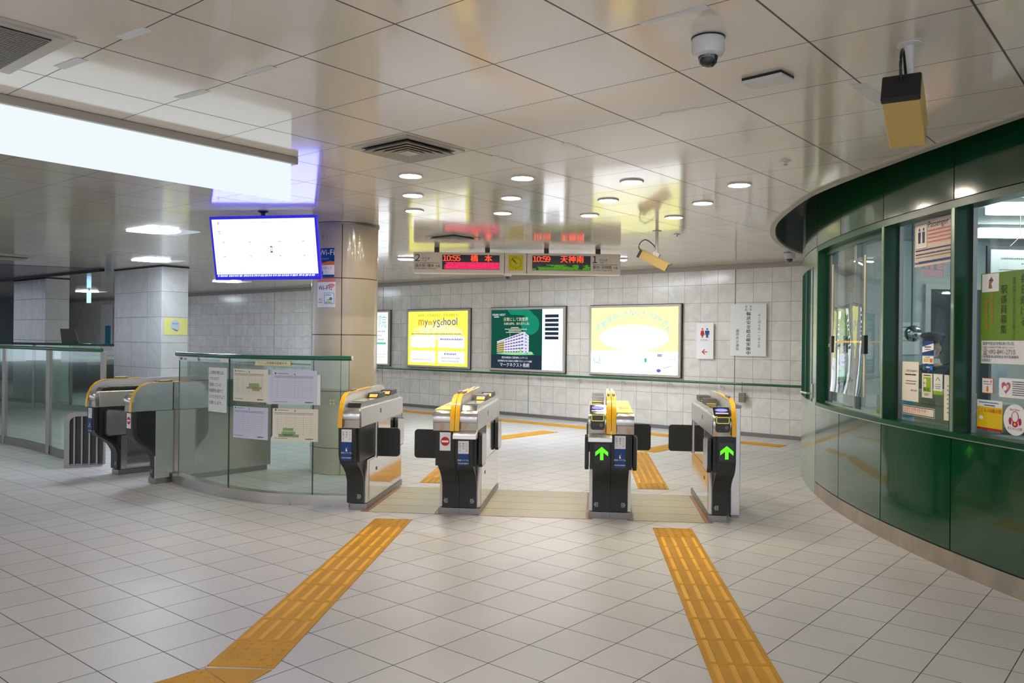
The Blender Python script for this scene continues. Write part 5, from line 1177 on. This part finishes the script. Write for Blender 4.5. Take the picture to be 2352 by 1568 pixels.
# local frame: +y forward (face), +x right hand side of the figure when seen from behind
V_ = [(0, 0, .86), (0, .005, 1.02), (0, .0, 1.18), (0, -.01, 1.28), (0, .0, 1.345), (0, .01, 1.40),
      (.085, 0, .80), (.095, .01, .46), (.10, 0, .09), (.10, .13, .035), (-.085, 0, .80), (-.095, .01, .46), (-.10, 0, .09), (-.10, .13, .035),
      (.165, -.005, 1.255), (.215, .02, 1.02), (.17, .20, .93), (-.165, -.005, 1.255), (-.215, .02, 1.02), (-.17, .20, .93), (.15, .265, .925), (-.15, .265, .925)]
E_ = [(0, 1), (1, 2), (2, 3), (3, 4), (4, 5), (0, 6), (6, 7), (7, 8), (8, 9), (0, 10), (10, 11), (11, 12), (12, 13), (3, 14), (14, 15), (15, 16), (3, 17), (17, 18), (18, 19), (16, 20), (19, 21)]
rad = [(.14, .105), (.13, .10), (.145, .105), (.10, .08), .052, .05, .085, .055, .038, .035, .085, .055, .038, .035, .055, .040, .027, .055, .040, .027, (.036, .017), (.036, .017)]
# fingers
def add_fingers(sx, wi):
    for k, (dx, ln) in enumerate(((-.027, .066), (-.009, .076), (.009, .070), (.027, .056))):
        x, y, z = V_[wi]; i0 = len(V_)
        V_.extend([(x+dx, y+.030, z), (x+dx, y+.030+ln*.5, z-.004), (x+dx, y+.030+ln*.95, z-.022)]); E_.extend([(wi, i0), (i0, i0+1), (i0+1, i0+2)]); rad.extend([.0095, .0085, .0075])
    x, y, z = V_[wi]; i0 = len(V_); V_.extend([(x-sx*.038, y-.005, z-.004), (x-sx*.055, y+.025, z-.012)]); E_.extend([(wi, i0), (i0, i0+1)]); rad.extend([.011, .009])
add_fingers(1, 20); add_fingers(-1, 21)
skin_mesh('body', V_, E_, rad, skin_m, t, 0, 1)
Vj = V_[:5] + [V_[14], V_[15], V_[16], V_[17], V_[18], V_[19]]
Ej = [(0, 1), (1, 2), (2, 3), (3, 4), (3, 5), (5, 6), (6, 7), (3, 8), (8, 9), (9, 10)]
jk = skin_mesh('jacket', [(x, y, z if i != 4 else 1.325) for i, (x, y, z) in enumerate(Vj)], Ej, [(.165, .125), (.155, .12), (.17, .13), (.135, .10), .062, .078, .058, .042, .078, .058, .042], uniform, t, 0, 2)
b = B()
for k in range(4): b.sphere((0, .128-.002*k, .95+.09*k), .009, (1, .5, 1), 10, 8)
obj('buttons', b, mat('brass', (.6, .45, .15), rough=.3, metal=1), jk, smooth=True)
skin_mesh('trousers', [V_[0], V_[6], V_[7], V_[8], V_[10], V_[11], V_[12]], [(0, 1), (1, 2), (2, 3), (0, 4), (4, 5), (5, 6)], [(.155, .118), .10, .072, .062, .10, .072, .062], uniform, t, 0, 2)
b = B(); 
for sx in (-.10, .10): b.sphere((sx, .055, .04), .05, (1.0, 2.6, .8), 16, 10)
obj('shoes', b, black_pl, t, smooth=True)
b = B(); b.lathe([(.060, 1.335), (.066, 1.345), (.057, 1.385), (.052, 1.385), (.055, 1.34)], n=24); obj('shirt_collar', b, white_ink, t, smooth=True)
b = B(); b.prism([(-.035, 1.345), (.035, 1.345), (.0, 1.20)], .088, .10, 'y'); b2 = obj('shirt_front', b, white_ink, jk); b = B(); b.prism([(-.014, 1.345), (.014, 1.345), (.012, 1.22), (0, 1.20), (-.012, 1.22)], .10, .106, 'y'); obj('tie', b, navy_ink, jk)
# head
b = B(); b2 = bmesh.new(); bmesh.ops.create_uvsphere(b2, u_segments=40, v_segments=28, radius=1)
for v in b2.verts:
    x, y, z = v.co
    wx = .075*(1-.22*max(0, -z)); yy = y*.094; zz = z*.118
    if y > 0 and z < -.25: yy *= 1-.10*(-z)
    co_ = Vector((x*wx, yy, zz))
    nx = math.exp(-((x*.075)/.012)**2)*max(0, y)      # nose
    co_.y += nx*.020*math.exp(-((zz+.018)/.018)**2) + nx*.008*math.exp(-((zz-.005)/.02)**2)
    for ex in (-.030, .030): co_.y -= .007*math.exp(-((x*.075-ex)/.014)**2 - ((zz-.012)/.011)**2)*max(0, y)
    co_.y += .006*math.exp(-((x*.075)/.022)**2 - ((zz+.052)/.008)**2)*max(0, y)
    v.co = co_
b.merge(b2, Matrix.Translation((0, .012, 1.482)))
for sx in (-1, 1): b.sphere((sx*.074, .005, 1.480), .02, (.45, 1.0, 1.5), 14, 10)
hd = obj('head', b, skin_m, t, smooth=True)
b = B(); 
for ex in (-.030, .030): b.sphere((ex, .093, 1.494), .0095, (1.3, .7, .8), 14, 8)
obj('eyes', b, white_ink, hd, smooth=True); b = B()
for ex in (-.030, .030): b.sphere((ex, .0985, 1.494), .0048, (1, .7, 1), 10, 8)
obj('irises', b, ink, hd, smooth=True); b = B()
for ex in (-.030, .030): b.box(ex-.015, ex+.015, .098, .104, 1.509, 1.514, bev=.002)
obj('eyebrows', b, hair_m, hd)
b = B(); b2 = bmesh.new(); bmesh.ops.create_uvsphere(b2, u_segments=30, v_segments=20, radius=1)
for v in b2.verts: v.co = Vector((v.co.x*.0795, v.co.y*.098-.004, v.co.z*.120))
bmesh.ops.delete(b2, geom=[v for v in b2.verts if (v.co.y > .015 and v.co.z < .075) or v.co.z < -.07], context='VERTS')
b.merge(b2, Matrix.Translation((0, .008, 1.486))); obj('hair', b, hair_m, hd, smooth=True)
b = B(); b2 = bmesh.new(); bmesh.ops.create_uvsphere(b2, u_segments=40, v_segments=24, radius=1)
for v in b2.verts: v.co = Vector((v.co.x*.071, v.co.y*.112+.004*math.sin(v.co.z*24), v.co.z*.075))
bmesh.ops.delete(b2, geom=[v for v in b2.verts if v.co.y < .045 or v.co.z > .052], context='VERTS')
b.merge(b2, Matrix.Translation((0, .012, 1.435))); mk = obj('face_mask', b, mat('mask_white', S((232, 236, 242)), rough=.8), t, smooth=True)
b = B()
for sx in (-1, 1): b.tube([(sx*.060, .062, 1.455), (sx*.074, .025, 1.495), (sx*.078, -.008, 1.485)], .0018, 6); b.tube([(sx*.060, .058, 1.405), (sx*.073, .02, 1.445), (sx*.078, -.006, 1.465)], .0018, 6)
obj('mask_strap', b, M['mask_white'], mk)
# cap
b = B(); b.lathe([(.086, 1.535), (.090, 1.545), (.090, 1.570), (.112, 1.590), (.113, 1.600), (.095, 1.620), (.04, 1.632), (0, 1.634)], (0, .004, 0), 40); cp = obj('cap', b, mat('cap_cloth', S((50, 58, 66)), rough=.7), t, smooth=True)
b = B(); pk = [(.088*math.sin(R_(a)), .004+.088*math.cos(R_(a))) for a in range(-62, 63, 8)]; po = [((.094+.050*math.cos(R_(a*1.4)))*math.sin(R_(a))*.95, .004+(.092+.050*math.cos(R_(a*1.4)))*math.cos(R_(a))) for a in range(62, -63, -8)]
b2 = bmesh.new(); lo = [b2.verts.new((x, y, 1.543)) for x, y in pk]; hi = [b2.verts.new((x, y, 1.528)) for x, y in po[::-1]]
for i in range(len(lo)-1): b2.faces.new([lo[i], lo[i+1], hi[i+1], hi[i]])
b.merge(b2); obj('peak', b, black_pl, cp, smooth=True)
b = B(); b.sphere((0, .100, 1.590), .016, (1, .35, .8), 16, 10); obj('cap_badge', b, steel_l, cp, smooth=True)

# ---------------------------------------------------------------- put every Empty at the foot of its thing
bpy.context.view_layer.update()
for t in [o for o in sc.objects if o.type == 'EMPTY' and o.parent is None and o.location.length < 1e-6]:
    kids = []
    def walk(o):
        for c in o.children:
            kids.append(c); walk(c)
    walk(t)
    pts = [v.co for k in kids if k.type == 'MESH' for v in k.data.vertices]
    if not pts: continue
    x = (min(p.x for p in pts)+max(p.x for p in pts))/2; y = (min(p.y for p in pts)+max(p.y for p in pts))/2; z = min(p.z for p in pts)
    off = Vector((x, y, z)); t.location = off
    for k in kids:
        if k.type == 'MESH': k.data.transform(Matrix.Translation(-off))
